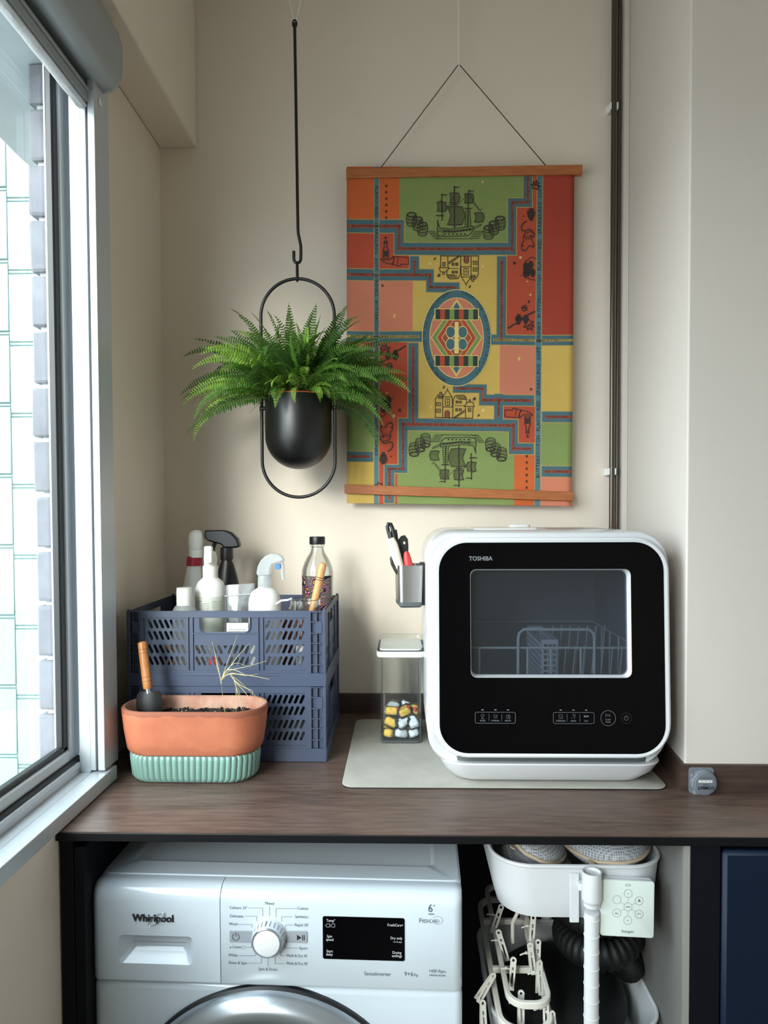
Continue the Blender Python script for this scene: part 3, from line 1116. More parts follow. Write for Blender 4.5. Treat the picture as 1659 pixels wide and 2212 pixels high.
def make_crate(label):
    r = thing('storage_crate', label, 'crate', (0, 0, 0), 0, 'slate blue folding crates stacked on the worktop')
    y0, y1 = -CD / 2, CD / 2
    for s, nm in ((1, 'front_panel'), (-1, 'back_panel')):
        m = MB()
        m.m = Matrix.Rotation(0 if s == 1 else pi, 4, 'Z')
        vs, fs = FACE
        m.add([(x, y0 + 0.0048 + zz, y) for x, y, zz in vs], fs)
        frame_ribs(m, y0 + 0.0040)
        m.build(nm, M['crate'], r, ang=30)
        # open lattice at both ends of the panel
        for a, b in ((134, 213), (1404, 1490)):
            g = MB()
            g.m = m.m
            g.box(cu(a), cu(b), y0 + 0.0075, y0 + 0.0095, cv(1050), cv(618))
            for k in range(3):
                xx = cu(a) + (cu(b) - cu(a)) * k / 2
                g.box(xx - 0.0008, xx + 0.0008, y0 + 0.0010, y0 + 0.008, cv(1050), cv(618))
            for v in (622, 690, 768, 838, 905, 985, 1046):
                g.box(cu(a), cu(b), y0 + 0.0012, y0 + 0.008, cv(v) - 0.0008, cv(v) + 0.0008)
            g.box(cu((a + b) / 2 - 4), cu(b - 6), y0 + 0.0005, y0 + 0.003, cv(765), cv(690))
            g.build('corner_lattice', M['crate'], r)
    for s, nm in ((1, 'side_panel'), (-1, 'side_panel')):
        d = CD - 0.012
        hol = []
        rr = 0.011
        hol.append([(-0.048, Zt - 0.014), (0.048, Zt - 0.014)] + [(0.048 - rr + rr * cos(radians(a)), Zt - 0.04 + rr + rr * sin(radians(a))) for a in (0, -45, -90)] +
                   [(-0.048 + rr + rr * cos(radians(a)), Zt - 0.04 + rr + rr * sin(radians(a))) for a in (-90, -135, -180)])
        for v in (0.062, 0.038):
            for i in range(8):
                hol.append(slot(-0.105 + 0.0115 * i, v, 0.0195, 0.0058, radians(-66)))
                hol.append(slot(0.105 - 0.0115 * i, v, 0.0195, 0.0058, radians(66)))
        vs, fs = plate([(-d / 2, 0.022), (d / 2, 0.022), (d / 2, Zt), (-d / 2, Zt)], hol, 0.0022)
        m = MB()
        m.m = Matrix.Rotation(-pi / 2 if s == 1 else pi / 2, 4, 'Z')
        m.add([(x, CW / 2 - 0.0045 + zz, y) for x, y, zz in vs], fs)
        m.box(-d / 2, d / 2, CW / 2 - 0.005, CW / 2 - 0.001, Zt - 0.011, Zt)
        for q in (-d / 2 + 0.003, -0.06, 0.06, d / 2 - 0.003):
            m.box(q - 0.003, q + 0.003, CW / 2 - 0.005, CW / 2 - 0.001, 0.022, Zt)
        m.build(nm, M['crate'], r)
    b = MB()
    b.box(-CW / 2 + 0.001, CW / 2 - 0.001, y0 + 0.001, y1 - 0.001, 0.0, 0.0025)
    for (xa, xb, ya, yb) in ((-CW / 2, CW / 2, y0 - 0.001, y0 + 0.003), (-CW / 2, CW / 2, y1 - 0.003, y1 + 0.001), (-CW / 2 - 0.001, -CW / 2 + 0.003, y0, y1), (CW / 2 - 0.003, CW / 2 + 0.001, y0, y1)):
        b.box(xa, xb, ya, yb, 0.0, 0.0265)
    b.box(-0.105, 0.105, y0 - 0.0016, y0, 0.021, 0.0262)
    b.build('base', M['crate'], r, bevel=0.0012)
    for (x, y) in ((-1, -1), (1, -1), (1, 1), (-1, 1)):
        p = MB().box(x * (CW / 2 - 0.0035) - 0.003, x * (CW / 2 - 0.0035) + 0.003, y * (CD / 2 - 0.0035) - 0.003, y * (CD / 2 - 0.0035) + 0.003, 0.0, Zt + 0.003)
        p.build('corner_post', M['crate'], r, bevel=0.001)
    return r


CX, CY = -0.3505, 1.392 + CD / 2
c1 = make_crate('lower slate blue slotted crate on the worktop behind the terracotta planter')
c1.location = (CX, CY, 0.9505)
c2 = copy_tree(c1)
c2['label'] = 'upper slate blue slotted crate holding spray bottles'
c2.location = (CX, CY, 0.9505 + CH + 0.0005)
FZ = 0.9505 + CH + 0.0005 + 0.003      # floor inside the upper crate
FZ0 = 0.9505 + 0.003


# ------------------------------------------------------------------ bottles in the upper crate
def bottle(name, label, cat, x, y, group=None): return thing(name, label, cat, (x, y, FZ), 0, group)


# toilet cleaner with bent neck
t = bottle('cleaner_bottle', 'white ribbed bottle with red neck band and rounded angled cap in the crate corner', 'bottle', -0.478, 1.602)
def ln1(z): return (0.010 * max(0, (z - 0.15) / 0.15) ** 1.3, -0.004 * max(0, (z - 0.2) / 0.1))
b = MB().lathe([(0.030, 0.0), (0.034, 0.004), (0.034, 0.11), (0.031, 0.135)] + [q for i in range(7) for q in ((0.0275 - 0.0018 * i, 0.143 + 0.0118 * i), (0.0258 - 0.0018 * i, 0.151 + 0.0118 * i))] + [(0.0152, 0.228), (0.0152, 0.245)], n=28, lean=ln1, sx=1.0, sy=0.8)
b.build('body', M['white_m'], t, ang=50)
MB().lathe([(0.0165, 0.222), (0.0180, 0.2225), (0.0176, 0.243), (0.0165, 0.2435)], lean=ln1, sx=0.98, sy=0.9).build('band', M['band'], t)
b = MB().lathe([(0.0162, 0.241), (0.0168, 0.256), (0.0158, 0.258), (0.0168, 0.26), (0.0178, 0.275), (0.0176, 0.286), (0.0150, 0.297), (0.009, 0.3025), (0.0, 0.3035)], n=28, lean=lambda z: (0.0095 + 0.02 * (z - 0.245), -0.004), sx=0.97, sy=0.9)
b.build('cap', M['white_m'], t, ang=30)
# clear-shouldered bottle with small white cap
t = bottle('dropper_bottle', 'frosted bottle with short white cap beside the labelled spray', 'bottle', -0.450, 1.447)
MB().lathe([(0.022, 0.0), (0.0245, 0.003), (0.0245, 0.128), (0.0235, 0.142), (0.0185, 0.150), (0.0145, 0.153)], n=28).build('body', M['milky'], t)
MB().lathe([(0.0155, 0.152), (0.0155, 0.182), (0.0150, 0.184), (0.0150, 0.188), (0.0, 0.1895)], n=36).build('cap', M['white_m'], t)
# white labelled spray seen head on
t = bottle('spray_bottle', 'white spray bottle with printed label and white nozzle facing the room', 'spray bottle', -0.411, 1.505)
MB().lathe([(0.030, 0.0), (0.0325, 0.004), (0.0325, 0.168), (0.0315, 0.182), (0.027, 0.194), (0.019, 0.201), (0.0155, 0.204)], n=36).build('body', M['white_m'], t)
lb = MB()
secs = []
for z in (0.062, 0.165):
    secs.append([(0.0328 * sin(radians(a)), -0.0328 * cos(radians(a)), z) for a in range(-82, 83, 6)])
lb.loft(secs, False, False, closed=False)
lab = lb.build('label_sheet', M['label_p'], t)
tx = MB()
def cylf(R, z0):
    return lambda u, v: (R * sin(u / R), -R * cos(u / R), z0 + v)
fn = cylf(0.0331, 0.0)
rt = random.Random(9)
put_text(tx, 'refresh 30574', -0.028, 0.155, 0.0022, fn, bold=0.01)
for i in range(6):
    put_text(tx, ['a purifying cleaner carefully made', 'for kitchens and bathrooms every', 'day surfaces and fabric spray use', 'fresh scent removes odour gently', 'shake well before use keep upright', 'store away from children sunlight'][i], -0.028, 0.1505 - 0.0032 * i, 0.0017, fn, width=0.033)
for i in range(9):
    put_text(tx, ['ingredients water alcohol', 'citric acid natural scent', 'do not swallow rinse eyes', 'with water if contact is', 'made dispose of the empty', 'bottle with recycling and', 'keep at room temperature', 'away from open flame use', 'within twelve months'][i], 0.012, 0.155 - 0.0032 * i, 0.0015, fn, width=0.024)
put_text(tx, '300ml e 10.1fl.oz', -0.02, 0.126, 0.0022, fn, bold=0.01)
tag(tx.build('lettering', M['inkdark'], lab), kind='stuff')
MB().lathe([(0.0155, 0.203), (0.0162, 0.204), (0.0162, 0.228), (0.013, 0.230), (0.013, 0.236), (0.011, 0.240)], n=40).build('collar', M['white_m'], t)
b = MB()
b.loft([secz(rrect(0.026, 0.026, 0.012, 5), 0.230), secz(rrect(0.027, 0.03, 0.012, 5, 0, 0.002), 0.245), secz(rrect(0.020, 0.036, 0.008, 5, 0, 0.0), 0.256), secz(rrect(0.014, 0.03, 0.006, 5), 0.2595)])
b.build('spray_head', M['white_m'], t)
b = MB().loft([secy(rrect(0.0165, 0.036, 0.004, 4, 0.003, 0.254), -0.016), secy(rrect(0.0165, 0.036, 0.004, 4, 0.003, 0.254), -0.030)])
b.build('nozzle', M['white_m'], t, bevel=0.002)
# black trigger spray at the back
t = bottle('spray_bottle', 'tall black trigger spray bottle at the back of the crate', 'spray bottle', -0.400, 1.605)
MB().lathe([(0.034, 0.0), (0.0365, 0.004), (0.0365, 0.11), (0.033, 0.15), (0.024, 0.195), (0.0155, 0.226), (0.0125, 0.232), (0.0125, 0.238)], n=32, sx=1.0, sy=0.75).build('body', M['black'], t)
MB().lathe([(0.0145, 0.236), (0.0148, 0.238), (0.0142, 0.262), (0.011, 0.264)], n=32).build('collar', M['black'], t)
pr_ = [(-0.058, 0.298), (-0.058, 0.286), (-0.050, 0.278), (-0.020, 0.270), (-0.012, 0.262), (0.012, 0.262), (0.0225, 0.264), (0.0235, 0.270), (0.018, 0.284), (0.004, 0.297), (-0.012, 0.3025), (-0.058, 0.3025)]
b = MB().loft([[(x * 0.98, y, z if 1 else z) for x, z in pr_] for y in (-0.0125, 0.0125)])
hd_ = b.build('trigger_head', M['black'], t, bevel=0.004, seg=3)
hd_.location = (0.0085, 0, 0)
b = MB().tube([(-0.034, 0, 0.276), (-0.040, 0, 0.262), (-0.041, 0, 0.250), (-0.038, 0, 0.236)], 0.005, 8)
b.build('trigger', M['black'], hd_)
# zip pouch
t = bottle('zip_pouch', 'clear zip pouch standing between the spray bottles', 'pouch', -0.340, 1.445)
secs = []
for i in range(13):
    v = i / 12
    zz = 0.192 * v
    th = 0.020 * sin(pi * min(1, 0.5 + v * 0.5)) * (1 - 0.75 * v) + 0.0012
    ww = 0.061
    pts = []
    for j in range(12):
        a = 2 * pi * j / 12
        x = ww / 2 * (abs(cos(a)) ** 0.55) * (1 if cos(a) > 0 else -1)
        y = th * sin(a) * (0.6 + 0.4 * cos(a * 2 + v * 5))
        pts.append((x + 0.004 * v, y + 0.010 * v + 0.003 * sin(7 * v), zz + 0.004 * (x / ww + 0.5) * v))
    secs.append(pts)
MB().loft(secs).build('film', M['pouch'], t, ang=60)
b = MB().tube([(-0.027, 0.0050, 0.170), (0.033, 0.0050, 0.175)], 0.0013, 6)
b.build('zip_strip', M['milky'], t)
MB().box(-0.018, 0.026, -0.017, -0.0155, 0.075, 0.118).build('label_sheet', M['label'], t)
tx = MB()
def ff(u, v): return (u, -0.0174, v)
for i in range(7): put_text(tx, ['plant food granules', 'one spoon each month', 'for leafy houseplants', 'keep dry and sealed', 'net weight 200 g', 'water well after use', 'best before 2025'][i], -0.014, 0.104 - i * 0.0038, 0.0018, ff, width=0.035)
tag(tx.build('lettering', M['inkdark'], t), kind='stuff')
MB().loft([secz(rrect(0.05, 0.014, 0.006, 3, 0.002, 0.0), 0.003), secz(rrect(0.048, 0.010, 0.004, 3, 0.002, 0.001), 0.066)]).build('granules', M['gasket'], t)
# white spray with clear trigger
t = bottle('spray_bottle', 'short white spray bottle with clear trigger head', 'spray bottle', -0.284, 1.450)
MB().lathe([(0.030, 0.0), (0.033, 0.004), (0.033, 0.155), (0.0315, 0.167), (0.027, 0.178), (0.019, 0.1845), (0.0145, 0.187)], n=40).build('body', M['white_m'], t)
MB().lathe([(0.0138, 0.186), (0.0142, 0.187), (0.0142, 0.190), (0.0132, 0.1915), (0.0138, 0.193), (0.0136, 0.207), (0.0125, 0.213)], n=36).build('collar', M['milky'], t)
pr_ = [(-0.0155, 0.218), (-0.0125, 0.232), (-0.006, 0.244), (0.004, 0.2535), (0.016, 0.258), (0.030, 0.257), (0.0375, 0.252), (0.0435, 0.242), (0.038, 0.2425), (0.028, 0.240), (0.018, 0.236), (0.0145, 0.228), (0.0125, 0.214), (-0.0125, 0.212)]
MB().loft([[(x * 0.98, y, z) for x, z in pr_] for y in (-0.010, 0.010)]).build('trigger_head', M['milky'], t, bevel=0.004, seg=3)
MB().tube([(0.036, 0, 0.242), (0.0385, 0, 0.228), (0.037, 0, 0.218), (0.0395, 0, 0.2035)], 0.0035, 8).build('trigger', M['milky'], t)
MB().loft([secy(rrect(0.010, 0.012, 0.003, 3, 0.028, 0.231), -0.006), secy(rrect(0.010, 0.012, 0.003, 3, 0.028, 0.231), 0.006)]).build('piston', M['bluep'], t)
lb = MB()
fnb = cylf(0.0333, 0.0)
put_text(lb, 'NATURAL', 0.004, 0.150 - 0.03, 0.003, fnb); put_text(lb, 'MULTI', 0.004, 0.143 - 0.03, 0.003, fnb)
lb.build('lettering', M['ink'], t)
# glass bottle with swirl label
t = bottle('glass_bottle', 'clear glass bottle with black screw cap and swirling eye pattern label', 'bottle', -0.1935, 1.606)
MB().lathe([(0.032, 0.0), (0.0355, 0.005), (0.0355, 0.18), (0.0362, 0.196), (0.0352, 0.212), (0.031, 0.226), (0.024, 0.240), (0.0168, 0.251), (0.0145, 0.259), (0.014, 0.262), (0.0165, 0.264), (0.0165, 0.268), (0.0142, 0.270), (0.0142, 0.278),
             (0.0120, 0.278), (0.0120, 0.262), (0.0125, 0.258), (0.0148, 0.250), (0.022, 0.239), (0.029, 0.225), (0.033, 0.211), (0.034, 0.195), (0.0335, 0.18), (0.0335, 0.008), (0.0, 0.008)], n=44).build('glass', M['clear2'], t)
MB().lathe([(0.0175, 0.2695), (0.0178, 0.271), (0.0178, 0.285), (0.0168, 0.287), (0.0, 0.287)], n=40).build('cap', M['black'], t)
secs = [[(0.0367 * sin(radians(a)), -0.0367 * cos(radians(a)), z) for a in range(-65, 66, 5)] for z in (0.100, 0.200)]
lab = MB().loft(secs, False, False, closed=False).build('label_sheet', M['art'], t)
ey = MB()
fnb = cylf(0.0362, 0.0)
M['eye1'] = mat('label_orange', (224, 120, 40), 0.5); M['eye2'] = mat('label_pink', (196, 110, 160), 0.5)
for (u, v, s_) in ((-0.002, 0.186, 1.2), (-0.020, 0.171, 0.95), (-0.021, 0.156, 0.85), (0.010, 0.138, 1.0), (0.004, 0.160, 0.8), (0.019, 0.182, 0.7)):
    for k, (rx, ry, mi) in enumerate(((0.0062, 0.0088, 1), (0.0052, 0.0074, 2), (0.0036, 0.0036, 0), (0.0024, 0.0024, 3), (0.0012, 0.0020, 2))):
        f2 = cylf(0.0370 + 0.00015 * k, 0.0)
        pts = arc(u, v, rx * s_, ry * s_, 0, 345, 16)
        ey.add([f2(u, v)] + [f2(*p) for p in pts], [(0, i, i % 17 + 1) for i in range(1, 18)], mi)
tag(ey.build('eye_motifs', [M['eye1'], M['eye2'], M['inkdark'], M['tab_y']], lab), kind='stuff')
# jar with a wooden handled brush
t = bottle('glass_jar', 'small clear glass jar with rolled rim behind the crate front rail', 'jar', -0.199, 1.443)
MB().lathe([(0.026, 0.0), (0.029, 0.004), (0.030, 0.13), (0.029, 0.150), (0.0295, 0.153), (0.031, 0.156), (0.031, 0.163), (0.0295, 0.165), (0.0275, 0.163), (0.0275, 0.150), (0.0280, 0.13), (0.0270, 0.006), (0.0, 0.006)], n=40).build('glass', M['clear2'], t)
t = thing('wooden_brush', 'turned wooden handle leaning out of the small glass jar', 'brush', (-0.205, 1.443, FZ + 0.008))
ax = Vector((0.045, 0.004, 0.245)) - Vector((-0.004, 0, 0.0))
ax = Vector((0.0525, 0.006, 0.225))
p0 = Vector((-0.010, 0, 0.006))
def onax(k): return p0 + ax * k
b = MB().tube([onax(0.47), onax(0.5), onax(0.56), onax(0.75), onax(0.93), onax(0.975), onax(0.993), onax(1.0)], 0.0082, 16, rf=lambda q: [0.75, 0.8, 0.85, 0.95, 1.0, 0.98, 0.8, 0.3][min(7, int(q * 7 + 0.5))])
hd_ = b.build('handle', M['beech2'], t)
for k in (0.84, 0.86): MB().tube([onax(k), onax(k + 0.006)], 0.0081, 16).build('ring_groove', M['groove'], hd_)
MB().tube([onax(0.47), onax(0.25)], 0.0055, 12).build('ferrule', M['steel'], t)
MB().tube([onax(0.28), onax(0.02)], 0.010, 12, rf=lambda q: 0.6 + 0.4 * q).build('bristles', M['dark'], t)
tag(MB().tube([(-0.262, 1.437, FZ + 0.145), (-0.257, 1.432, FZ + 0.156), (-0.246, 1.428, FZ + 0.1635), (-0.232, 1.428, FZ + 0.1645), (-0.226, 1.434, FZ + 0.1665)], 0.0022, 8).build('white_cable', M['white']),
    'short white cable looped over the rim of the glass jar', 'cable')
# things glimpsed through the slots
tag(MB().loft([secz(rrect(0.115, 0.05, 0.003, 2, -0.24, 1.53), FZ + 0.0), secz(rrect(0.115, 0.05, 0.003, 2, -0.24, 1.53), FZ + 0.125)]).build('carton', M['brownbox'], bevel=0.002), 'reddish brown carton seen through the upper crate slots', 'box')
rt = random.Random(4)
for i, (x, y, c, lab_) in enumerate(((-0.205, 1.412, (232, 226, 218), 'white sachet behind the right slots of the upper crate'), (-0.183, 1.412, (222, 150, 60), 'orange sachet behind the right slots of the upper crate'),
                                    (-0.385, 1.425, (196, 60, 70), 'red sachet behind the middle slots of the upper crate'))):
    m_ = mat('sachet_film', c, 0.4, rgb2=(214, 70, 60) if i else (150, 150, 156), vscale=30)
    h_ = (0.075, 0.055, 0.05)[i]
    tag(MB().loft([secz(rrect(0.02, 0.003, 0.0012, 2, x, y), FZ), secz(rrect(0.022, 0.014, 0.005, 3, x, y), FZ + h_ * 0.4), secz(rrect(0.02, 0.010, 0.004, 3, x, y), FZ + h_ * 0.8), secz(rrect(0.02, 0.003, 0.0012, 2, x, y), FZ + h_)]).build('sachet', m_), lab_, 'sachet')
for i in range(6):
    x = -0.487 + 0.0125 * i
    tag(MB().tube([(x, 1.42 + 0.004 * (i % 2), FZ + 0.004), (x + 0.012, 1.43, FZ + 0.06), (x + 0.002 * (-1) ** i, 1.425, FZ + 0.075)], 0.002, 6).build('bamboo_stick', M['beech2']),
        'thin pale stick behind the left slots of the upper crate', 'stick', 'pale sticks inside the upper crate')
b = MB().loft([secz(rrect(0.13, 0.10, 0.03, 4, -0.23, 1.50), FZ0), secz(rrect(0.15, 0.12, 0.04, 4, -0.23, 1.50), FZ0 + 0.03), secz(rrect(0.12, 0.09, 0.035, 4, -0.23, 1.50), FZ0 + 0.062)])
tag(b.build('plastic_bag', M['gasket'], bevel=0.004), 'grey bundled bag inside the lower crate', 'bag')

# ================================================================== PLANTER
PX, PY = -0.393, 1.3245
pt = thing('planter', 'oblong stained terracotta planter on ribbed pale green base', 'planter', (PX, PY, 0.950))
b = MB()
zs = [(0.052, 0.236, 0.106), (0.054, 0.246, 0.112), (0.06, 0.254, 0.115), (0.09, 0.264, 0.119), (0.122, 0.271, 0.123), (0.131, 0.2725, 0.1245), (0.1345, 0.271, 0.123), (0.1355, 0.267, 0.119),
      (0.1345, 0.259, 0.111), (0.128, 0.255, 0.107), (0.09, 0.248, 0.101)]
b.loft([secz(rrect(w_, d_, d_ * 0.47, 9), z_) for z_, w_, d_ in zs[:8]], True, False)
pot = b.build('pot', M['terra'], pt, ang=40)
b = MB().loft([secz(rrect(w_, d_, d_ * 0.47, 9), z_) for z_, w_, d_ in zs[7:]], False, True)
b.build('inner_wall', M['terra_in'], pt)
base_sec = rrect(0.236, 0.104, 0.048, 14)


def ribbed(w_, d_, amp, nrib):
    p = rrect(w_, d_, d_ * 0.47, 24)
    # resample by length
    L = [0]
    q = p + [p[0]]
    for a, b_ in zip(q[:-1], q[1:]): L.append(L[-1] + sqrt((b_[0] - a[0]) ** 2 + (b_[1] - a[1]) ** 2))
    N = nrib * 8
    out = []
    j = 0
    for i in range(N):
        s_ = L[-1] * i / N
        while L[j + 1] < s_: j += 1
        t_ = (s_ - L[j]) / max(1e-9, L[j + 1] - L[j])
        x = q[j][0] + (q[j + 1][0] - q[j][0]) * t_
        y = q[j][1] + (q[j + 1][1] - q[j][1]) * t_
        tx_, ty_ = q[j + 1][0] - q[j][0], q[j + 1][1] - q[j][1]
        l_ = sqrt(tx_ ** 2 + ty_ ** 2) or 1
        k_ = amp * abs(sin(pi * i / 8)) ** 0.6
        out.append((x + ty_ / l_ * (k_ - amp), y - tx_ / l_ * (k_ - amp)))
    return out


b = MB()
b.loft([secz(ribbed(0.218, 0.088, 0.0, 56), 0.0), secz(ribbed(0.228, 0.098, 0.001, 56), 0.003), secz(ribbed(0.238, 0.106, 0.0030, 56), 0.010), secz(ribbed(0.244, 0.109, 0.0032, 56), 0.040), secz(ribbed(0.244, 0.109, 0.0030, 56), 0.050), secz(ribbed(0.232, 0.100, 0.0, 56), 0.054)])
b.build('base', M['celadon'], pt, ang=50)
so_ = MB()
NX, NY = 60, 26
vs = []
for j in range(NY + 1):
    for i in range(NX + 1):
        x = -0.126 + 0.252 * i / NX
        y = -0.052 + 0.104 * j / NY
        # clamp into the rounded outline
        r_ = 0.049
        cxq = max(-0.126 + r_, min(0.126 - r_, x))
        dx_, dy_ = x - cxq, y
        d_ = sqrt(dx_ ** 2 + dy_ ** 2)
        if d_ > r_: x, y = cxq + dx_ / d_ * r_, dy_ / d_ * r_
        zz = 0.110 + 0.006 * noise.noise((x * 40, y * 40, 1)) + 0.006 * noise.noise((x * 130, y * 130, 4))
        vs.append((x, y, zz))
so_.add(vs, [(j * (NX + 1) + i, j * (NX + 1) + i + 1, (j + 1) * (NX + 1) + i + 1, (j + 1) * (NX + 1) + i) for j in range(NY) for i in range(NX)])
tag(so_.build('soil', M['soil'], pt, ang=20), kind='stuff')
cr = MB()
pe = MB()
rt = random.Random(11)
for i in range(300):
    x, y = rt.uniform(-0.10, 0.115), rt.uniform(-0.046, 0.046)
    s_ = rt.uniform(0.0012, 0.0042) * (1.25 if i % 4 else 0.6)
    q = pe if i % 4 == 0 else cr
    pts = [(x + s_ * rt.uniform(0.6, 1) * dx_, y + s_ * rt.uniform(0.6, 1) * dy_, 0.1135 + s_ * 0.7 * dz_ + 0.003 * noise.noise((x * 40, y * 40, 1))) for dx_, dy_, dz_ in ((1, 0, 0), (0, 1, 0), (-1, 0, 0), (0, -1, 0), (0, 0, 1), (0, 0, -1))]
    q.add(pts, [(0, 1, 4), (1, 2, 4), (2, 3, 4), (3, 0, 4), (1, 0, 5), (2, 1, 5), (3, 2, 5), (0, 3, 5)])
tag(cr.build('soil_crumbs', M['soil'], pt, ang=5), kind='stuff')
tag(pe.build('perlite', M['perlite'], pt, ang=5), kind='stuff')

# hand trowel
tw = thing('hand_trowel', 'small trowel with grooved wooden handle stuck in the planter soil', 'trowel', (-0.493, 1.325, 1.052))
A = Vector((-0.485, 1.3285, 1.112)); B = Vector((-0.4985, 1.339, 1.2005))
def ha(k): return A + (B - A) * k
rad = [0.85, 0.95, 1.0, 1.0, 0.97, 1.0, 1.0, 1.0, 0.96, 0.75, 0.3]
ks = [0.0, 0.03, 0.15, 0.3, 0.5, 0.7, 0.85, 0.93, 0.97, 0.99, 1.0]
h_ = MB()
pts = [ha(k) for k in ks]
h_.tube(pts, 0.0088, 20, rf=lambda q: rad[min(10, int(q * 10 + 0.5))])
hh_ = h_.build('handle', M['beech'], tw, world=True)
for k in (0.16, 0.24, 0.75, 0.83): MB().tube([ha(k), ha(k + 0.008)], 0.00885, 20).build('ring_groove', M['groove'], hh_, world=True)
MB().tube([ha(-0.10), ha(0.01)], 0.0052, 14).build('ferrule', M['steel'], tw, world=True)
bl_ = MB()
secs = []
for i in range(7):
    t_ = i / 6
    c_ = Vector((-0.484, 1.3275, 1.107)) + Vector((0.002, -0.004, -0.050)) * t_
    w_ = [0.0175, 0.0235, 0.025, 0.0255, 0.025, 0.022, 0.014][i]
    secs.append([(c_.x + w_ * q, c_.y - 0.006 * (1 - q * q) + 0.004, c_.z) for q in (-1, -0.6, -0.2, 0.2, 0.6, 1)] +
                [(c_.x + w_ * q, c_.y - 0.006 * (1 - q * q) + 0.0055, c_.z) for q in (1, 0.6, 0.2, -0.2, -0.6, -1)])
bl_.loft(secs)
bl_.build('blade', M['black'], tw, world=True)

# dried grass
dg_ = thing('dried_grass', 'wispy dried grass plant growing from the planter soil', 'plant', (-0.34, 1.325, 1.066))
def gp(x, y, dy=0.0):   # spot measured on the plant's upright plane
    return Vector(((x - 867.5) * 0.000860, 1.32 + dy, 1.444 - (y - 1108 + 2.2) * 0.000860))
rt = random.Random(21)
def strand(pts, r=0.0007, dy=0.0, taper=True):
    P = [gp(x, y, dy * i / max(1, len(pts) - 1)) for i, (x, y) in enumerate(pts)]
    # smooth
    Q = []
    for i in range(len(P) - 1):
        a = P[max(0, i - 1)]; b_ = P[i]; c_ = P[i + 1]; d_ = P[min(len(P) - 1, i + 2)]
        for k in range(5):
            t_ = k / 5
            Q.append(0.5 * ((2 * b_) + (c_ - a) * t_ + (2 * a - 5 * b_ + 4 * c_ - d_) * t_ ** 2 + (3 * b_ - a - 3 * c_ + d_) * t_ ** 3))
    Q.append(P[-1])
    MB().tube(Q, r, 5, rf=(lambda q: 1 - 0.75 * q)).build('blade', M['straw'], dg_, world=True)
strand([(477, 1541), (473, 1510), (470, 1478)], 0.0006)
strand([(470, 1478), (464, 1440), (459, 1412), (453, 1382)], 0.0012, -0.01)
strand([(470, 1478), (464, 1455), (457, 1436), (456, 1420)], 0.0009, 0.01)
strand([(470, 1470), (476, 1450), (490, 1410), (504, 1372)], 0.0008, 0.01)
strand([(470, 1470), (482, 1452), (510, 1415), (538, 1385)], 0.0009, -0.02)
strand([(471, 1470), (490, 1448), (530, 1437), (574, 1423)], 0.0008, -0.02)
strand([(471, 1468), (492, 1454), (540, 1455), (582, 1460)], 0.0011, -0.03)
strand([(471, 1467), (484, 1447), (503, 1442), (528, 1449)], 0.0011, -0.03)
strand([(471, 1468), (490, 1456), (520, 1462), (548, 1459)], 0.0010, 0.01)
strand([(488, 1456), (500, 1470), (520, 1484), (539, 1491), (540, 1500)], 0.0010, -0.01)
strand([(490, 1457), (505, 1478), (524, 1500), (541, 1528)], 0.0010, 0.0)
strand([(492, 1460), (510, 1475), (535, 1500), (556, 1520)], 0.0008, 0.01)
strand([(495, 1462), (502, 1480), (502, 1510), (501, 1541)], 0.0010, 0.0)
strand([(497, 1466), (506, 1490), (511, 1515), (517, 1540)], 0.0008, 0.01)
strand([(497, 1468), (506, 1495), (513, 1520), (520, 1538)], 0.0007, -0.01)
strand([(470, 1472), (476, 1455), (496, 1436), (514, 1440), (530, 1447)], 0.0009, 0.02)
# ================================================================== DRYING MAT
mt = thing('drying_mat', 'grey felt drying mat with black backing under the dishwasher', 'mat', (0.18, 1.465, 0.950))
o2 = rrect(0.583, 0.415, 0.022, 6, 0.0, 0.0)
MB().loft([secz(o2, 0.0), secz(o2, 0.0022)]).build('backing', M['rubber'], mt)
MB().loft([secz(o2, 0.0022), secz(rrect(0.583, 0.415, 0.022, 6), 0.0038), secz(rrect(0.578, 0.410, 0.020, 6), 0.0048)]).build('felt', M['mat_top'], mt)
MZ = 0.955

# ================================================================== DISHWASHER
dwm = thing('dishwasher', 'white countertop dishwasher with black glass door and viewing window', 'dishwasher', (0.26, 1.46, MZ))
BX, BW = 0.2585, 0.428
def rsec(w_, z0, z1, r, y, cx=BX, n=8): return [(x, y, z) for x, z in rrect(w_, z1 - z0, r, n, cx, (z0 + z1) / 2)]
s = MB()
z0, z1 = 0.988, 1.4095
s.loft([rsec(0.37, 1.022, 1.380, 0.03, 1.640), rsec(0.37, 1.022, 1.380, 0.03, 1.285), rsec(0.40, 1.008, 1.396, 0.045, 1.272), rsec(BW - 0.006, z0 + 0.004, z1 - 0.003, 0.056, 1.270),
        rsec(BW, z0, z1, 0.058, 1.276), rsec(BW + 0.002, z0 - 0.001, z1 + 0.001, 0.056, 1.45), rsec(BW, z0, z1, 0.055, 1.66), rsec(BW - 0.02, z0 + 0.01, z1 - 0.012, 0.045, 1.676)])
shell = s.build('shell', M['white_dw'], dwm, world=True, ang=40)
s = MB()
s.loft([rsec(0.369, 1.0225, 1.3795, 0.03, 1.287), rsec(0.369, 1.0225, 1.3795, 0.03, 1.638), ], False, True)
s.loft([rsec(0.366, 1.024, 1.378, 0.03, 1.287), rsec(0.366, 1.024, 1.378, 0.03, 1.635), ], False, True)
s.build('cavity', M['cavity'], dwm, world=True)
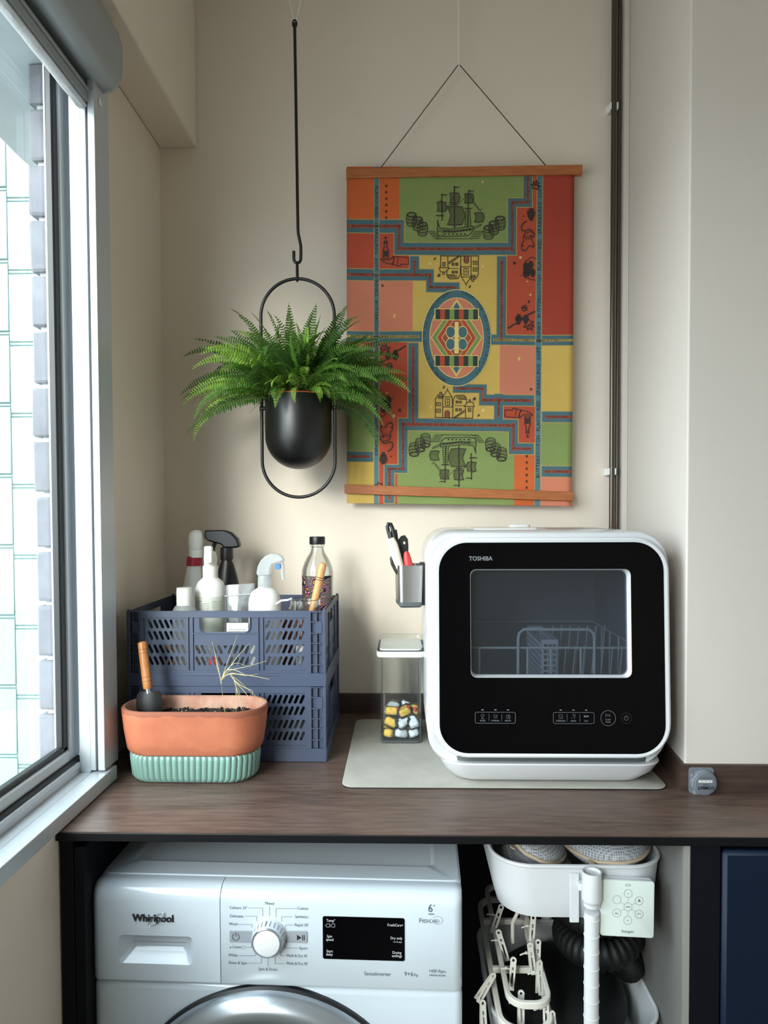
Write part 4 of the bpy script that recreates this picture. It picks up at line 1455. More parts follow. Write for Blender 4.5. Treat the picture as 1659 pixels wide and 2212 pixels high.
# base tray below the door
b = MB()
def bsec(w_, d_, z, cy): return [(x, y, z) for x, y in rrect(w_, d_, 0.045, 8, 0.266, cy)]
b.loft([bsec(0.345, 0.36, MZ, 1.47), bsec(0.352, 0.372, MZ + 0.004, 1.466), bsec(0.356, 0.376, MZ + 0.008, 1.464), bsec(0.380, 0.392, MZ + 0.022, 1.458), bsec(0.398, 0.402, MZ + 0.040, 1.455), bsec(0.396, 0.40, MZ + 0.0425, 1.455)])
b.build('base', M['white_dw'], dwm, world=True)
g = MB().loft([bsec(0.384, 0.39, MZ + 0.041, 1.460), bsec(0.384, 0.39, MZ + 0.050, 1.460)])
g.build('seal_gap', M['gasket'], dwm, world=True)
# lid details on top
tl = MB().loft([secz(rrect(0.13, 0.19, 0.015, 4, 0.205, 1.49), 1.4095), secz(rrect(0.126, 0.186, 0.014, 4, 0.205, 1.49), 1.4125)])
tl.build('water_lid', M['white_dw'], dwm, world=True)
tl = MB().loft([secz(rrect(0.125, 0.15, 0.01, 4, 0.352, 1.49), 1.4095), secz(rrect(0.122, 0.147, 0.01, 4, 0.352, 1.49), 1.4108)])
tl.build('vent_plate', M['chrome'], dwm, world=True)
MB().loft([secz(rrect(0.05, 0.03, 0.014, 5, 0.262, 1.60), 1.409), secz(rrect(0.046, 0.026, 0.012, 5, 0.262, 1.60), 1.416)]).build('filler_cap', M['white'], dwm, world=True)

# door: leaning back a little
DT = radians(3.3)
DM = Matrix.Translation((0.2605, 1.2365, 1.0125)) @ Matrix.Rotation(-DT, 4, 'X')


def dsec(w_, h_, r, y, cx=0.0005, cz=0.194, n=10): return [DM @ Vector((x, y, z)) for x, z in rrect(w_, h_, r, n, cx, cz)]
d = MB()
d.loft([dsec(0.396, 0.372, 0.052, 0.0315), dsec(0.412, 0.386, 0.060, 0.0300), dsec(0.4175, 0.3885, 0.062, 0.018), dsec(0.4165, 0.3880, 0.062, 0.007), dsec(0.4120, 0.3845, 0.060, 0.0015), dsec(0.4060, 0.379, 0.056, 0.0),
        dsec(0.394, 0.370, 0.050, 0.0008), dsec(0.3935, 0.3695, 0.050, 0.006), dsec(0.30, 0.215, 0.02, 0.022, 0.0, 0.237), dsec(0.30, 0.215, 0.02, 0.0315, 0.0, 0.237)], loop=True)
door = d.build('door', M['white_dw'], dwm, world=True, ang=32)
gl_out = rrect(0.3935, 0.3695, 0.050, 10, 0.0005, 0.194)
wh = rrect(0.2815, 0.1905, 0.011, 5, -0.0005, 0.2365)
vs, fs = plate(gl_out, [list(reversed(wh))], 0.003)
d = MB()
d.m = DM
d.add([(x, 0.0020 - zz, y) for x, y, zz in vs], fs)
gp_ = d.build('glass_front', M['gloss'], door, world=True)
# white reveal of the viewing window
d = MB()
d.m = DM
ins = lambda k, y: [(x, y, z) for x, z in rrect(0.2815 - 2 * k, 0.1905 - 2 * k, 0.011, 5, -0.0005, 0.2365)]
d.loft([ins(0.0, 0.0010), ins(0.0004, 0.0008), ins(0.003, 0.0225), ins(-0.004, 0.0225), ins(-0.004, 0.003)], loop=True)
d.build('window_reveal', M['white_dw'], door, world=True)
d = MB()
d.m = DM
d.loft([ins(0.0025, 0.0175), ins(0.0025, 0.0205)])
d.build('window_glass', M['smoke'], door, world=True)


def dpx(px, py): return ((px - 1191.0) / 1239.0, (1640.5 - py) / 1239.0)
def dfn(u, v): return DM @ Vector((u, 0.0001, v))
lg = MB()
put_text(lg, 'TOSHIBA', *dpx(1013.5, 1210), 0.0072, dfn, width=0.0418, bold=0.022)
lg.build('logo_lettering', M['chrome'], gp_, world=True)
pn = MB()
def rr_outline(x0, y0, x1, y1, r, w_, n=5):
    (a, b_), (c_, d_) = dpx(x0, y1), dpx(x1, y0)
    line2(pn, rrect(c_ - a, d_ - b_, r, n, (a + c_) / 2, (b_ + d_) / 2), w_, dfn, closed=True)
for xs, names in (((1025, 1041, 1069, 1096, 1112), ('GLASS', 'NORMAL', 'FRUITS')), ((1194, 1210, 1237.5, 1265, 1282), ('INTENSIVE', 'RAPID', 'ECO'))):
    rr_outline(xs[0], 1540, xs[4], 1564, 0.003, 0.0005)
    for q in (0, 1):
        xm = (xs[1 + q] + xs[2 + q]) / 2
        line2(pn, [dpx(xm, 1544), dpx(xm, 1559.5)], 0.0004, dfn)
    for x, nm in zip(xs[1:4], names):
        put_text(pn, nm, *dpx(x, 1560), 0.0028, dfn, 'C', sx=0.85)
        (a, b_), (c_, d_) = dpx(x - 2.4, 1536), dpx(x + 2.4, 1534)
        poly2(pn, [(a, b_), (c_, b_), (c_, d_), (a, d_)], dfn)
# pictograms
def ic(x, y, pts, closed=False, w_=0.00035): line2(pn, [dpx(x + a, y + b_) for a, b_ in pts], w_, dfn, closed=closed)
ic(1041, 1549, [(-3, -4), (-3, 0), (0, 2), (3, 0), (3, -4)], True); ic(1041, 1549, [(0, 2), (0, 5)]); ic(1041, 1549, [(-3, 5), (3, 5)])
ic(1069, 1549, [(-4, -3), (-3, 1), (3, 1), (4, -3)], True); ic(1069, 1549, [(-4, 3), (4, 3)])
ic(1096, 1549, [(-3, -2), (-4, 2), (-1, 5), (2, 3), (1, -2)], True); ic(1096, 1549, [(0, -2), (3, -4), (5, 1), (3, 5)], True)
ic(1210, 1549, [(-4, -4), (-4, 1), (4, 1), (4, -4)], True); ic(1210, 1549, [(-4, 4), (4, 4), (5, 2)])
ic(1237.5, 1548, [(-1, -4), (0, 0), (2, 2), (4, 0), (4, -4)], True); ic(1237.5, 1548, [(2, 2), (2, 6)]); ic(1237.5, 1548, [(-5, 3), (-2, 5)])
put_text(pn, 'eco', *dpx(1265, 1550), 0.0042, dfn, 'C', bold=0.02)
cc_ = dpx(1312, 1552)
line2(pn, [(cc_[0] + 0.0128 * cos(a), cc_[1] + 0.0132 * sin(a)) for a in [2 * pi * i / 40 for i in range(40)]], 0.0006, dfn, closed=True)
put_text(pn, 'START', *dpx(1312, 1557), 0.0026, dfn, 'C', sx=0.85); put_text(pn, 'PAUSE', *dpx(1312, 1562), 0.0026, dfn, 'C', sx=0.85)
ic(1312, 1546, [(-5, -3), (-5, 3), (0, 0)], True); ic(1312, 1546, [(2, -3), (2, 3)]); ic(1312, 1546, [(4, -3), (4, 3)])
pc = dpx(1351, 1552)
line2(pn, [(pc[0] + 0.0036 * sin(a), pc[1] + 0.0036 * cos(a)) for a in [radians(28 + 304 * i / 20) for i in range(21)]], 0.0005, dfn)
line2(pn, [(pc[0], pc[1] + 0.0008), (pc[0], pc[1] + 0.0052)], 0.0005, dfn)
tag(pn.build('panel_lettering', M['inkg'], gp_, world=True), kind='stuff')
pn = MB()
line2(pn, [(pc[0] + 0.0088 * cos(a), pc[1] + 0.0092 * sin(a)) for a in [2 * pi * i / 36 for i in range(36)]], 0.0004, dfn, closed=True)
M['inkdim'] = mat('faint_print', (52, 50, 54), 0.6)
pn.build('button_ring', M['inkdim'], gp_, world=True)

# rack inside
rk = thing('dish_rack', 'wire dish rack seen through the dishwasher window', 'rack', (0.26, 1.45, 1.03))
wv = 0.0021
def wire(pts, name='wire', r=wv, closed=False):
    return MB().tube(pts, r, 7, closed=closed).build(name, M['wire'], rk, world=True)
def rloop(x0, x1, y0, y1, z, r=0.02):
    return [(x, y, z) for x, y in rrect(x1 - x0, y1 - y0, r, 4, (x0 + x1) / 2, (y0 + y1) / 2)]
wire(rloop(0.088, 0.430, 1.300, 1.615, 1.050), 'bottom_rail', closed=True)
wire(rloop(0.088, 0.430, 1.300, 1.615, 1.196), 'top_rail', closed=True)
wire([(0.210, 1.296, 1.055), (0.210, 1.294, 1.215), (0.212, 1.293, 1.224), (0.220, 1.293, 1.231), (0.338, 1.293, 1.231), (0.346, 1.293, 1.224), (0.348, 1.294, 1.215), (0.348, 1.296, 1.055)], 'handle', 0.0028)
for x in (0.14, 0.228, 0.270, 0.325, 0.415): wire([(x, 1.300, 1.030), (x, 1.300, 1.196)])
for y in (1.36, 1.42, 1.48, 1.54): wire([(0.088, y, 1.196), (0.090, y, 1.050), (0.428, y, 1.050), (0.430, y, 1.196)])
for i in range(7):
    x = 0.305 + 0.018 * i
    wire([(x, 1.38, 1.050), (x + 0.012, 1.38, 1.185)], 'tine', 0.0016)
    wire([(x, 1.50, 1.050), (x + 0.012, 1.50, 1.205)], 'tine', 0.0016)
rk.location.z = 1.030
bkt = thing('cutlery_basket', 'white perforated cutlery basket in the dishwasher rack', 'basket', (0.285, 1.36, 1.054))
for (p0_, ux, nm, w_) in (((0.262, 1.340), (1, 0), 'front', 0.030), ((0.262, 1.50), (1, 0), 'back', 0.030), ((0.262, 1.34), (0, 1), 'side', 0.16), ((0.292, 1.34), (0, 1), 'side', 0.16)):
    nx_ = max(3, int(w_ / 0.0082))
    hol = [[(0.003 + i * (w_ - 0.006) / nx_ + 0.001, 0.008 + j * 0.0105), (0.003 + (i + 1) * (w_ - 0.006) / nx_ - 0.001, 0.008 + j * 0.0105), (0.003 + (i + 1) * (w_ - 0.006) / nx_ - 0.001, 0.0155 + j * 0.0105), (0.003 + i * (w_ - 0.006) / nx_ + 0.001, 0.0155 + j * 0.0105)] for i in range(nx_) for j in range(13)]
    vs, fs = plate([(0, 0), (w_, 0), (w_, 0.150), (0, 0.150)], hol, 0.0016)
    MB().add([(p0_[0] + ux[0] * x + (zz if ux[1] else 0), p0_[1] + ux[1] * x + (zz if ux[0] else 0), 1.054 + y) for x, y, zz in vs], fs).build('basket_' + nm, M['white'], bkt, world=True)

# ================================================================== UTENSIL CUP
HX, HY = 0.0125, 1.383
uh = thing('utensil_holder', 'stainless steel cup fixed to the left side of the dishwasher', 'holder', (HX, HY + 0.035, 1.258), radians(7))
b = MB()
rs_ = lambda w_, d_, z, r=0.009: secz(rrect(w_, d_, r, 5), z)
b.loft([rs_(0.047, 0.068, 0.010), rs_(0.050, 0.072, 0.082), rs_(0.050, 0.072, 0.083), rs_(0.0485, 0.0705, 0.083), rs_(0.0455, 0.0665, 0.012)])
b.build('cup', M['steel'], uh)
MB().loft([rs_(0.040, 0.060, 0.0, 0.008), rs_(0.047, 0.068, 0.004), rs_(0.0478, 0.0688, 0.011)]).build('foot', M['gasket'], uh)
MB().loft([[(x, y, z) for y, z in rrect(0.05, 0.083, 0.004, 4, -0.004, 0.045)] for x in (0.0245, 0.0325)]).build('mount_plate', M['rubber'], uh)
k = MB()
k.m = Matrix.Translation((0.0325, -0.005, 0.062)) @ Matrix.Rotation(pi / 2, 4, 'Y')
k.lathe([(0.019, 0.0025), (0.012, 0.001), (0.006, -0.001)], n=24)
k.build('suction_pad', M['milky'], uh)
k = MB()
k.m = Matrix.Translation((0.0325, -0.005, 0.024)) @ Matrix.Rotation(pi / 2, 4, 'Y')
k.lathe([(0.017, 0.0025), (0.011, 0.001), (0.006, -0.001)], n=24)
k.build('suction_pad', M['milky'], uh)
HZ = 1.258


def hp(px, py, y):
    y += 0.020
    return Vector(((px - 868.5) / 1534.0 * y, y, 1.444 - (py - 1110.0) / 1534.0 * y))


def handle(mb, pts, w_, t_, mi=0, r=None):
    """flat oval-section grip along pts; w across the picture, t front-back; widths per point"""
    secs = []
    N = len(pts)
    for i, p in enumerate(pts):
        a = pts[max(0, i - 1)]; b_ = pts[min(N - 1, i + 1)]
        d_ = (b_ - a).normalized()
        sx_ = Vector((d_.z, 0, -d_.x)).normalized()
        ww = w_[i]
        secs.append([p + sx_ * ww * cos(2 * pi * j / 14) + Vector((0, 1, 0)) * t_ * (ww / max(w_)) ** 0.5 * sin(2 * pi * j / 14) for j in range(14)])
    mb.loft(secs, mi=mi)


# white gripped utensil with black looped end
u1 = thing('kitchen_knife', 'white handled utensil with black end leaning in the steel cup', 'utensil', (0.006, 1.40, HZ + 0.02))
pts = [hp(874, 1252, 1.385), hp(866, 1235, 1.385), hp(855, 1205, 1.386), hp(848, 1180, 1.387), hp(842, 1165, 1.388)]
m_ = MB(); handle(m_, pts, [0.0045, 0.0075, 0.0098, 0.0098, 0.0082], 0.007); m_.build('grip', M['cream'], u1, world=True)
m_ = MB(); handle(m_, [hp(876, 1308, 1.385), hp(873, 1250, 1.385)], [0.004, 0.003], 0.001); m_.build('blade', M['steel'], u1, world=True)
pts = [hp(843, 1168, 1.388), hp(838, 1150, 1.389), hp(836, 1140, 1.390), hp(838, 1133, 1.390), hp(843, 1134, 1.390), hp(847, 1143, 1.389), hp(851, 1163, 1.388)]
MB().tube(pts, 0.0038, 10).build('end_loop', M['black'], u1, world=True)
MB().tube([hp(846, 1176, 1.388), hp(842, 1150, 1.389)], 0.0045, 10).build('end_core', M['black'], u1, world=True)
# black utensil with hole
u2 = thing('kitchen_scissors', 'flat black utensil handle with round hanging hole in the steel cup', 'utensil', (0.012, 1.42, HZ + 0.02))
vs, fs = plate([hpq for hpq in [(-0.009, 0.0), (0.009, 0.0), (0.0105, 0.045), (0.0095, 0.060), (0.004, 0.0675), (-0.003, 0.066), (-0.009, 0.058), (-0.0125, 0.02)]], [arc(0.003, 0.053, 0.0032, 0.0042, 0, 330, 11)], 0.006, 0.001)
cq = hp(869, 1238, 1.412)
MB().add([(cq.x + x + 0.0 * y, cq.y + zz, cq.z + 0.006 + y) for x, y, zz in vs], fs).build('grip', M['black'], u2, world=True)
MB().box(cq.x - 0.007, cq.x + 0.006, cq.y - 0.0008, cq.y + 0.0008, HZ + 0.014, cq.z + 0.01).build('blade', M['steel'], u2, world=True)
# red handle
u3 = thing('paring_knife', 'red handled utensil at the right of the steel cup', 'utensil', (0.012, 1.375, HZ + 0.02))
pts = [hp(886, 1252, 1.372), hp(883, 1230, 1.372), hp(879, 1210, 1.373), hp(877, 1197, 1.374), hp(876, 1193, 1.374)]
m_ = MB(); handle(m_, pts, [0.0075, 0.0088, 0.0078, 0.0055, 0.002], 0.005); m_.build('grip', M['red'], u3, world=True)
m_ = MB(); handle(m_, [hp(886, 1308, 1.372), hp(886, 1250, 1.372)], [0.004, 0.006], 0.001); m_.build('blade', M['steel'], u3, world=True)
# dark looped handle at the left, slim dark blade at the right
u4 = thing('scissors', 'black looped scissor handle at the left edge of the steel cup', 'utensil', (-0.004, 1.37, HZ + 0.02))
pts = [hp(873, 1290, 1.385), hp(867, 1252, 1.385), hp(854, 1236, 1.386), hp(846, 1220, 1.386), hp(844, 1208, 1.386), hp(847, 1202, 1.386), hp(851, 1208, 1.386), hp(857, 1226, 1.386), hp(868, 1245, 1.387), hp(876, 1290, 1.387)]
MB().tube(pts, 0.0032, 8).build('loop', M['black'], u4, world=True)
u5 = thing('slim_knife', 'slim brown handled utensil against the right wall of the steel cup', 'utensil', (0.03, 1.40, HZ + 0.02))
pts = [hp(898, 1275, 1.40), hp(897, 1250, 1.40), hp(893, 1235, 1.40), hp(889, 1222, 1.40)]
m_ = MB(); handle(m_, pts, [0.005, 0.006, 0.0045, 0.0022], 0.003); m_.build('grip', M['brownbox'], u5, world=True)
u6 = thing('bread_knife', 'black round ended utensil rising behind the white handled one', 'utensil', (0.0, 1.43, HZ + 0.02))
pts = [hp(866, 1275, 1.432), hp(861, 1230, 1.432), hp(855, 1180, 1.434), hp(852, 1155, 1.435), hp(853, 1146, 1.435)]
m_ = MB(); handle(m_, pts, [0.005, 0.006, 0.006, 0.0055, 0.003], 0.005); m_.build('grip', M['black'], u6, world=True)

# ================================================================== CANISTER
cn = thing('canister', 'tall clear acrylic canister with sealed lid and wrapped tablets', 'canister', (-0.0045, 1.556, MZ))
w_, d_ = 0.0895, 0.128
b = MB()
ro = lambda k, z, r=0.010: secz(rrect(w_ - 2 * k, d_ - 2 * k, r, 5), z)
b.loft([ro(0.002, 0.0), ro(0.0, 0.003), ro(0.0, 0.187), ro(0.0022, 0.187), ro(0.0022, 0.005, 0.008)])
b.build('body', M['clear'], cn, ang=30)
MB().loft([ro(0.0028, 0.001, 0.008), ro(0.0026, 0.0045, 0.008)]).build('floor_plate', M['gasket'], cn)
ld = lambda k, z: secz(rrect(0.103 - 2 * k, 0.140 - 2 * k, 0.012, 5), z)
b = MB().loft([ld(0.003, 0.1835), ld(0.001, 0.185), ld(0.0, 0.190), ld(0.0, 0.196), ld(0.0008, 0.1965), ld(0.007, 0.1965), ld(0.0085, 0.1835)], loop=True)
lid = b.build('lid_band', M['white'], cn)
MB().loft([ld(0.001, 0.1965), ld(0.001, 0.1985), ld(0.01, 0.1985), ld(0.01, 0.1965)], loop=True).build('seal', M['gasket'], cn)
MB().loft([ld(0.0005, 0.1985), ld(0.0, 0.200), ld(0.0006, 0.2100), ld(0.0022, 0.2115), ld(0.0032, 0.2100), ld(0.004, 0.203)], True, True).build('lid', M['clear'], cn)
M['lidplate'] = glass('lid_plate', (240, 244, 240), 0.6, 0.05, 0.75, (226, 232, 224))
MB().loft([ld(0.0065, 0.1972), ld(0.0065, 0.2015)]).build('lid_plate', M['white_m'], cn)
rt = random.Random(17)
first = {}
rows = [(0.014, [(-0.026, -0.044), (0.0, -0.046), (0.026, -0.043), (-0.026, -0.01), (0.002, -0.012), (0.027, -0.012), (-0.024, 0.024), (0.004, 0.024), (0.028, 0.022), (0.0, 0.047)]),
        (0.034, [(-0.024, -0.042), (0.004, -0.041), (0.027, -0.040), (-0.022, -0.006), (0.008, -0.006), (0.027, 0.0), (-0.018, 0.03), (0.012, 0.03)]),
        (0.053, [(-0.022, -0.030), (0.007, -0.030), (0.026, -0.020), (-0.018, 0.006), (0.012, 0.012)])]
n_ = 0
for zc, ps in rows:
    for (x, y) in ps:
        kind = 'w' if (n_ * 7 + 3) % 5 in (0, 2) else 'y'
        lab_ = {'w': 'white speckled wrapped tablet in the clear canister', 'y': 'yellow wrapped tablet in the clear canister'}[kind]
        if kind not in first:
            t = thing('tablet', lab_, 'tablet', (0, 0, 0), 0, {'w': 'white tablets in the canister', 'y': 'yellow tablets in the canister'}[kind])
            q = MB()
            q.loft([secz(rrect(0.019, 0.012, 0.004, 3), -0.0068), secz(rrect(0.0235, 0.0165, 0.005, 3), -0.004), secz(rrect(0.0235, 0.0165, 0.005, 3), 0.004), secz(rrect(0.019, 0.012, 0.004, 3), 0.0068)])
            q.build('core', M['tab_w' if kind == 'w' else 'tab_y'], t)
            if kind == 'y':
                MB().ball((0.009, -0.0045, 0.0045), 0.0042, n=12).build('pearl', M['red'], t)
            q = MB()
            q.loft([[(-0.0165, yy, zz) for yy, zz in ((-0.007, 0.0), (0.007, 0.001), (0.007, 0.0016), (-0.007, 0.0006))]] +
                   [[(xx, s_ * 0.0102 if k_ else s_ * 0.0102, zz) for s_, zz, k_ in ((-1, -0.0078, 0), (1, -0.0078, 0), (1, 0.0078, 1), (-1, 0.0078, 1))] for xx in (-0.0125, 0.0125)] +
                   [[(0.0165, yy, zz) for yy, zz in ((-0.007, 0.0), (0.007, 0.001), (0.007, 0.0016), (-0.007, 0.0006))]])
            q.build('wrapper', M['clear'], t, ang=50)
            first[kind] = t
            t2_ = t
        else:
            t2_ = copy_tree(first[kind])
        t2_.scale = (1.15, 1.2, 1.2)
        t2_.location = (-0.0045 + x * 0.94, 1.556 + y * 0.94, MZ + zc * 1.12)
        t2_.rotation_euler = (rt.uniform(-0.6, 0.6), rt.uniform(-0.5, 0.5), rt.uniform(-1.2, 1.2))
        n_ += 1

# ================================================================== INSECT BAIT
bt = thing('bait_station', 'round grey insect bait disc stuck on the upstand corner', 'bait station', (0.526, 1.247, 0.972))
YB0 = 1.2478
b = MB().loft([secy(rrect(0.043, 0.046, 0.006, 4, 0.5225, 0.9725), YB0), secy(rrect(0.043, 0.046, 0.006, 4, 0.5225, 0.9725), YB0 - 0.002)])
b.build('backing_plate', M['bait'], bt, world=True)
b = MB()
b.m = Matrix.Translation((0.5255, YB0 - 0.002, 0.970)) @ Matrix.Rotation(pi / 2, 4, 'X')
b.lathe([(0.0225, 0.0), (0.0225, 0.005), (0.0205, 0.008), (0.018, 0.0085), (0.0175, 0.0098), (0.0, 0.0105)], n=44)
b.build('disc', M['bait'], bt, world=True)
for q in ((-0.018, 0.012), (-0.013, -0.018)):
    k = MB().box(0.5255 + q[0] - 0.005, 0.5255 + q[0] + 0.005, YB0 - 0.008, YB0 - 0.001, 0.970 + q[1] - 0.004, 0.970 + q[1] + 0.004)
    k.build('entry_port', M['bait'], bt, world=True, bevel=0.0015)
lt = MB()
def bf(u, v): return (0.5255 - u, YB0 - 0.01285, 0.970 - v)
put_text(lt, 'COMBAT', -0.0145, 0.004, 0.0055, bf, width=0.029, bold=0.03)
put_text(lt, 'AUTO', -0.005, 0.000, 0.0024, bf, bold=0.01)
for v in (-0.0105, -0.0125, 0.013): put_text(lt, 'kills cockroaches bait', -0.010, v, 0.0012, bf, width=0.02)
tag(lt.build('lettering', M['inkdark'], bt, world=True), kind='stuff')
lt = MB()
poly2(lt, [(-0.0115, -0.0070), (0.0125, -0.0070), (0.0125, -0.0028), (-0.0115, -0.0028)], lambda u, v: (0.5255 - u, YB0 - 0.01280, 0.970 - v))
ds = lt.build('date_strip', M['label'], bt, world=True)
lt = MB(); 
for q in (-0.009, -0.002, 0.005): put_text(lt, 'date', q, -0.006, 0.0018, lambda u, v: (0.5255 - u, YB0 - 0.01295, 0.970 - v))
tag(lt.build('date_lettering', M['inkdark'], ds, world=True), kind='stuff')
# ================================================================== CART IN THE NICHE
ct = thing('utility_cart', 'white metal cart with rounded tray and ringed post beside the washer', 'cart', (0.29, 1.27, 0.0))
TX, TY, TW, TD = 0.286, 1.285, 0.279, 0.31


def tray(zb, zt, name, cx, cy, flip=False):
    def sec(w_, d_, z): return [(x, y, z) for x, y in rrect(w_, d_, 0.062, 10, cx, cy)]
    b = MB()
    b.loft([sec(TW - 0.034, TD - 0.034, zb), sec(TW - 0.026, TD - 0.026, zb + 0.002), sec(TW - 0.010, TD - 0.010, zb + 0.03), sec(TW, TD, zt - 0.003), sec(TW - 0.002, TD - 0.002, zt - 0.003), sec(TW - 0.013, TD - 0.013, zb + 0.03), sec(TW - 0.03, TD - 0.03, zb + 0.004)])
    o = b.build(name, M['whitesteel'], ct, world=True, ang=40)
    MB().tube(sec(TW - 0.001, TD - 0.001, zt), 0.0036, 8, closed=True).build('rim', M['whitesteel'], o, world=True)
    return o


up = tray(0.7835, 0.8755, 'tray', TX, TY)
lo = tray(0.515, 0.606, 'tray', TX, TY)
bo_ = tray(0.10, 0.19, 'tray', TX, TY)
PXc, PYc = 0.2955, 1.107
pm_ = MB()
pm_.cyl((PXc, PYc, 0.03), (PXc, PYc, 0.815), 0.0115, n=24)
pole = pm_.build('post', M['whitesteel'], ct, world=True)
i = 0
zz = 0.805
while zz > 0.05:
    MB().lathe([(0.0116, -0.0010), (0.0124, -0.0006), (0.0124, 0.0006), (0.0116, 0.0010)], (PXc, PYc, zz), 24, cap0=False, cap1=False).build('post_ring', M['whitesteel'], pole, world=True)
    zz -= 0.0262
k = MB().lathe([(0.0128, 0.0), (0.0128, 0.006), (0.0134, 0.007), (0.0148, 0.0085), (0.0155, 0.012), (0.0148, 0.052), (0.0148, 0.0545), (0.0132, 0.0545), (0.0128, 0.050), (0.0, 0.0495)], (PXc, PYc, 0.8255), 32)
k.build('post_sleeve', M['whitesteel'], ct, world=True, ang=40)
MB().box(0.266, 0.281, 1.1265, 1.130, 0.786, 0.866).build('bracket', M['whitesteel'], ct, world=True, bevel=0.001)
MB().box(0.276, 0.300, 1.112, 1.128, 0.845, 0.856).build('bracket_arm', M['whitesteel'], ct, world=True, bevel=0.002)
MB().ball((0.2795, 1.123, 0.850), 0.004).build('rivet', M['whitesteel'], ct, world=True)
for (x, y) in ((0.17, 1.17), (0.40, 1.17), (0.17, 1.40), (0.40, 1.40)):
    k = MB().cyl((x - 0.009, y, 0.0255), (x + 0.009, y, 0.0255), 0.025, n=20)
    k.cyl((x, y, 0.04), (x, y, 0.10), 0.006)
    k.build('caster', M['dark'], ct, world=True)
MB().cyl((PXc, 1.455, 0.05), (PXc, 1.455, 0.93), 0.0115, n=16).build('post', M['whitesteel'], ct, world=True)
MB().box(PXc - 0.008, PXc + 0.008, PYc, 1.13, 0.12, 0.14).box(PXc - 0.008, PXc + 0.008, PYc, 1.13, 0.54, 0.56).box(PXc - 0.008, PXc + 0.008, 1.435, 1.455, 0.12, 0.14).box(PXc - 0.008, PXc + 0.008, 1.435, 1.455, 0.54, 0.56).box(PXc - 0.008, PXc + 0.008, 1.435, 1.455, 0.82, 0.84).build('brace', M['whitesteel'], ct, world=True)


def bag(label, cx, cy, cz, rx, ry, rz, tilt=0.0, yaw=0.0, seed=0, tape=True):
    t = thing('laundry_bag', label, 'laundry bag', (cx, cy, cz), yaw)
    R_ = Matrix.Rotation(tilt, 4, 'Y')
    b = MB()
    b.m = R_
    secs = []
    N = 36
    for i in range(15):
        a = -pi / 2 + pi * i / 14
        pts = []
        for j in range(N):
            q = 2 * pi * j / N
            ca = max(cos(a), 0.01) ** 0.55
            x, y = rx * ca * cos(q), ry * ca * sin(q)
            z = rz * sin(a) * (1 + 0.25 * noise.noise((x * 14 + seed, y * 14, sin(a) * 0.7)))
            z += 0.006 * noise.noise((x * 30 + seed, y * 30, 2.0)) * ca
            pts.append((x, y, z))
        secs.append(pts)
    b.loft(secs)
    o = b.build('mesh_fabric', M['meshbag'], t, ang=60)
    if tape:
        e_ = MB(); e_.m = R_
        e_.tube([(rx * 1.005 * cos(2 * pi * j / 48), ry * 1.005 * sin(2 * pi * j / 48), 0.004 * noise.noise((j * 0.3, seed, 0)) - 0.004) for j in range(48)], 0.0032, 7, closed=True)
        e_.build('edge_tape', M['beige'], t)
        z_ = MB(); z_.m = R_
        z_.box(-rx * 0.65 - 0.004, -rx * 0.65 + 0.004, -ry * 0.80 - 0.018, -ry * 0.80 + 0.002, -0.006, -0.0035)
        z_.build('zip_pull', M['beige'], t, bevel=0.001)
    return t


bag('large puffy mesh laundry bag filling the right of the white tray', 0.346, 1.222, 0.884, 0.071, 0.088, 0.031, radians(-3), 0.05, 1)
bag('mesh laundry bag wedged upright at the left of the white tray', 0.226, 1.232, 0.886, 0.060, 0.09, 0.018, radians(22), -0.12, 5)
bag('dark folded mesh laundry bag at the bottom left of the white tray', 0.228, 1.222, 0.838, 0.062, 0.068, 0.020, radians(6), 0.3, 9)

# remote
rm = thing('remote_control', 'white square remote panel with round buttons stuck to the cart tray', 'remote control', (0.352, 1.116, 0.772), 0)
RM = Matrix.Translation((0.3520, 1.110, 0.8195)) @ Matrix.Rotation(radians(2.4), 4, 'Y') @ Matrix.Rotation(radians(-5), 4, 'X')
b = MB(); b.m = RM
q2 = lambda k, y: secy(rrect(0.0835 - 2 * k, 0.0865 - 2 * k, 0.004, 4), y)
b.loft([q2(0.0015, 0.016), q2(0.0, 0.0155), q2(0.0, 0.0095), q2(0.001, 0.009), q2(0.001, 0.0080), q2(0.0, 0.0075), q2(0.0, 0.0012), q2(0.0008, 0.0004)])
b.build('case', M['white'], rm, world=True)
b = MB(); b.m = RM
b.loft([q2(0.0003, 0.0012), q2(0.0003, -0.0006), q2(0.0010, -0.0010)])
fc = b.build('face_plate', M['remote'], rm, world=True)
fr = lambda u, v: RM @ Vector((u, -0.00125, v))
lt = MB()
hub = (0.0005, 0.003)
def ring(c, r, w_=0.0004): line2(lt, [(c[0] + r * cos(a), c[1] + r * sin(a)) for a in [2 * pi * i / 28 for i in range(28)]], w_, fr, closed=True)
ring(hub, 0.0063)
line2(lt, [(hub[0] - 0.003, hub[1]), (hub[0] + 0.003, hub[1])], 0.001, fr)
cs = []
for i in range(6):
    a = radians(90 + 60 * i)
    c_ = (hub[0] + 0.0205 * cos(a) * 0.98, hub[1] + 0.0205 * sin(a))
    cs.append(c_)
    ring(c_, 0.0063)
    line2(lt, [(hub[0] + 0.0068 * cos(a), hub[1] + 0.0068 * sin(a)), (hub[0] + 0.0140 * cos(a), hub[1] + 0.0140 * sin(a))], 0.0003, fr)
def chev(c, s_): line2(lt, [(c[0] - 0.0022, c[1] - 0.0007 * s_), (c[0], c[1] + 0.0009 * s_), (c[0] + 0.0022, c[1] - 0.0007 * s_)], 0.0004, fr)
chev(cs[0], 1); chev(cs[3], -1)
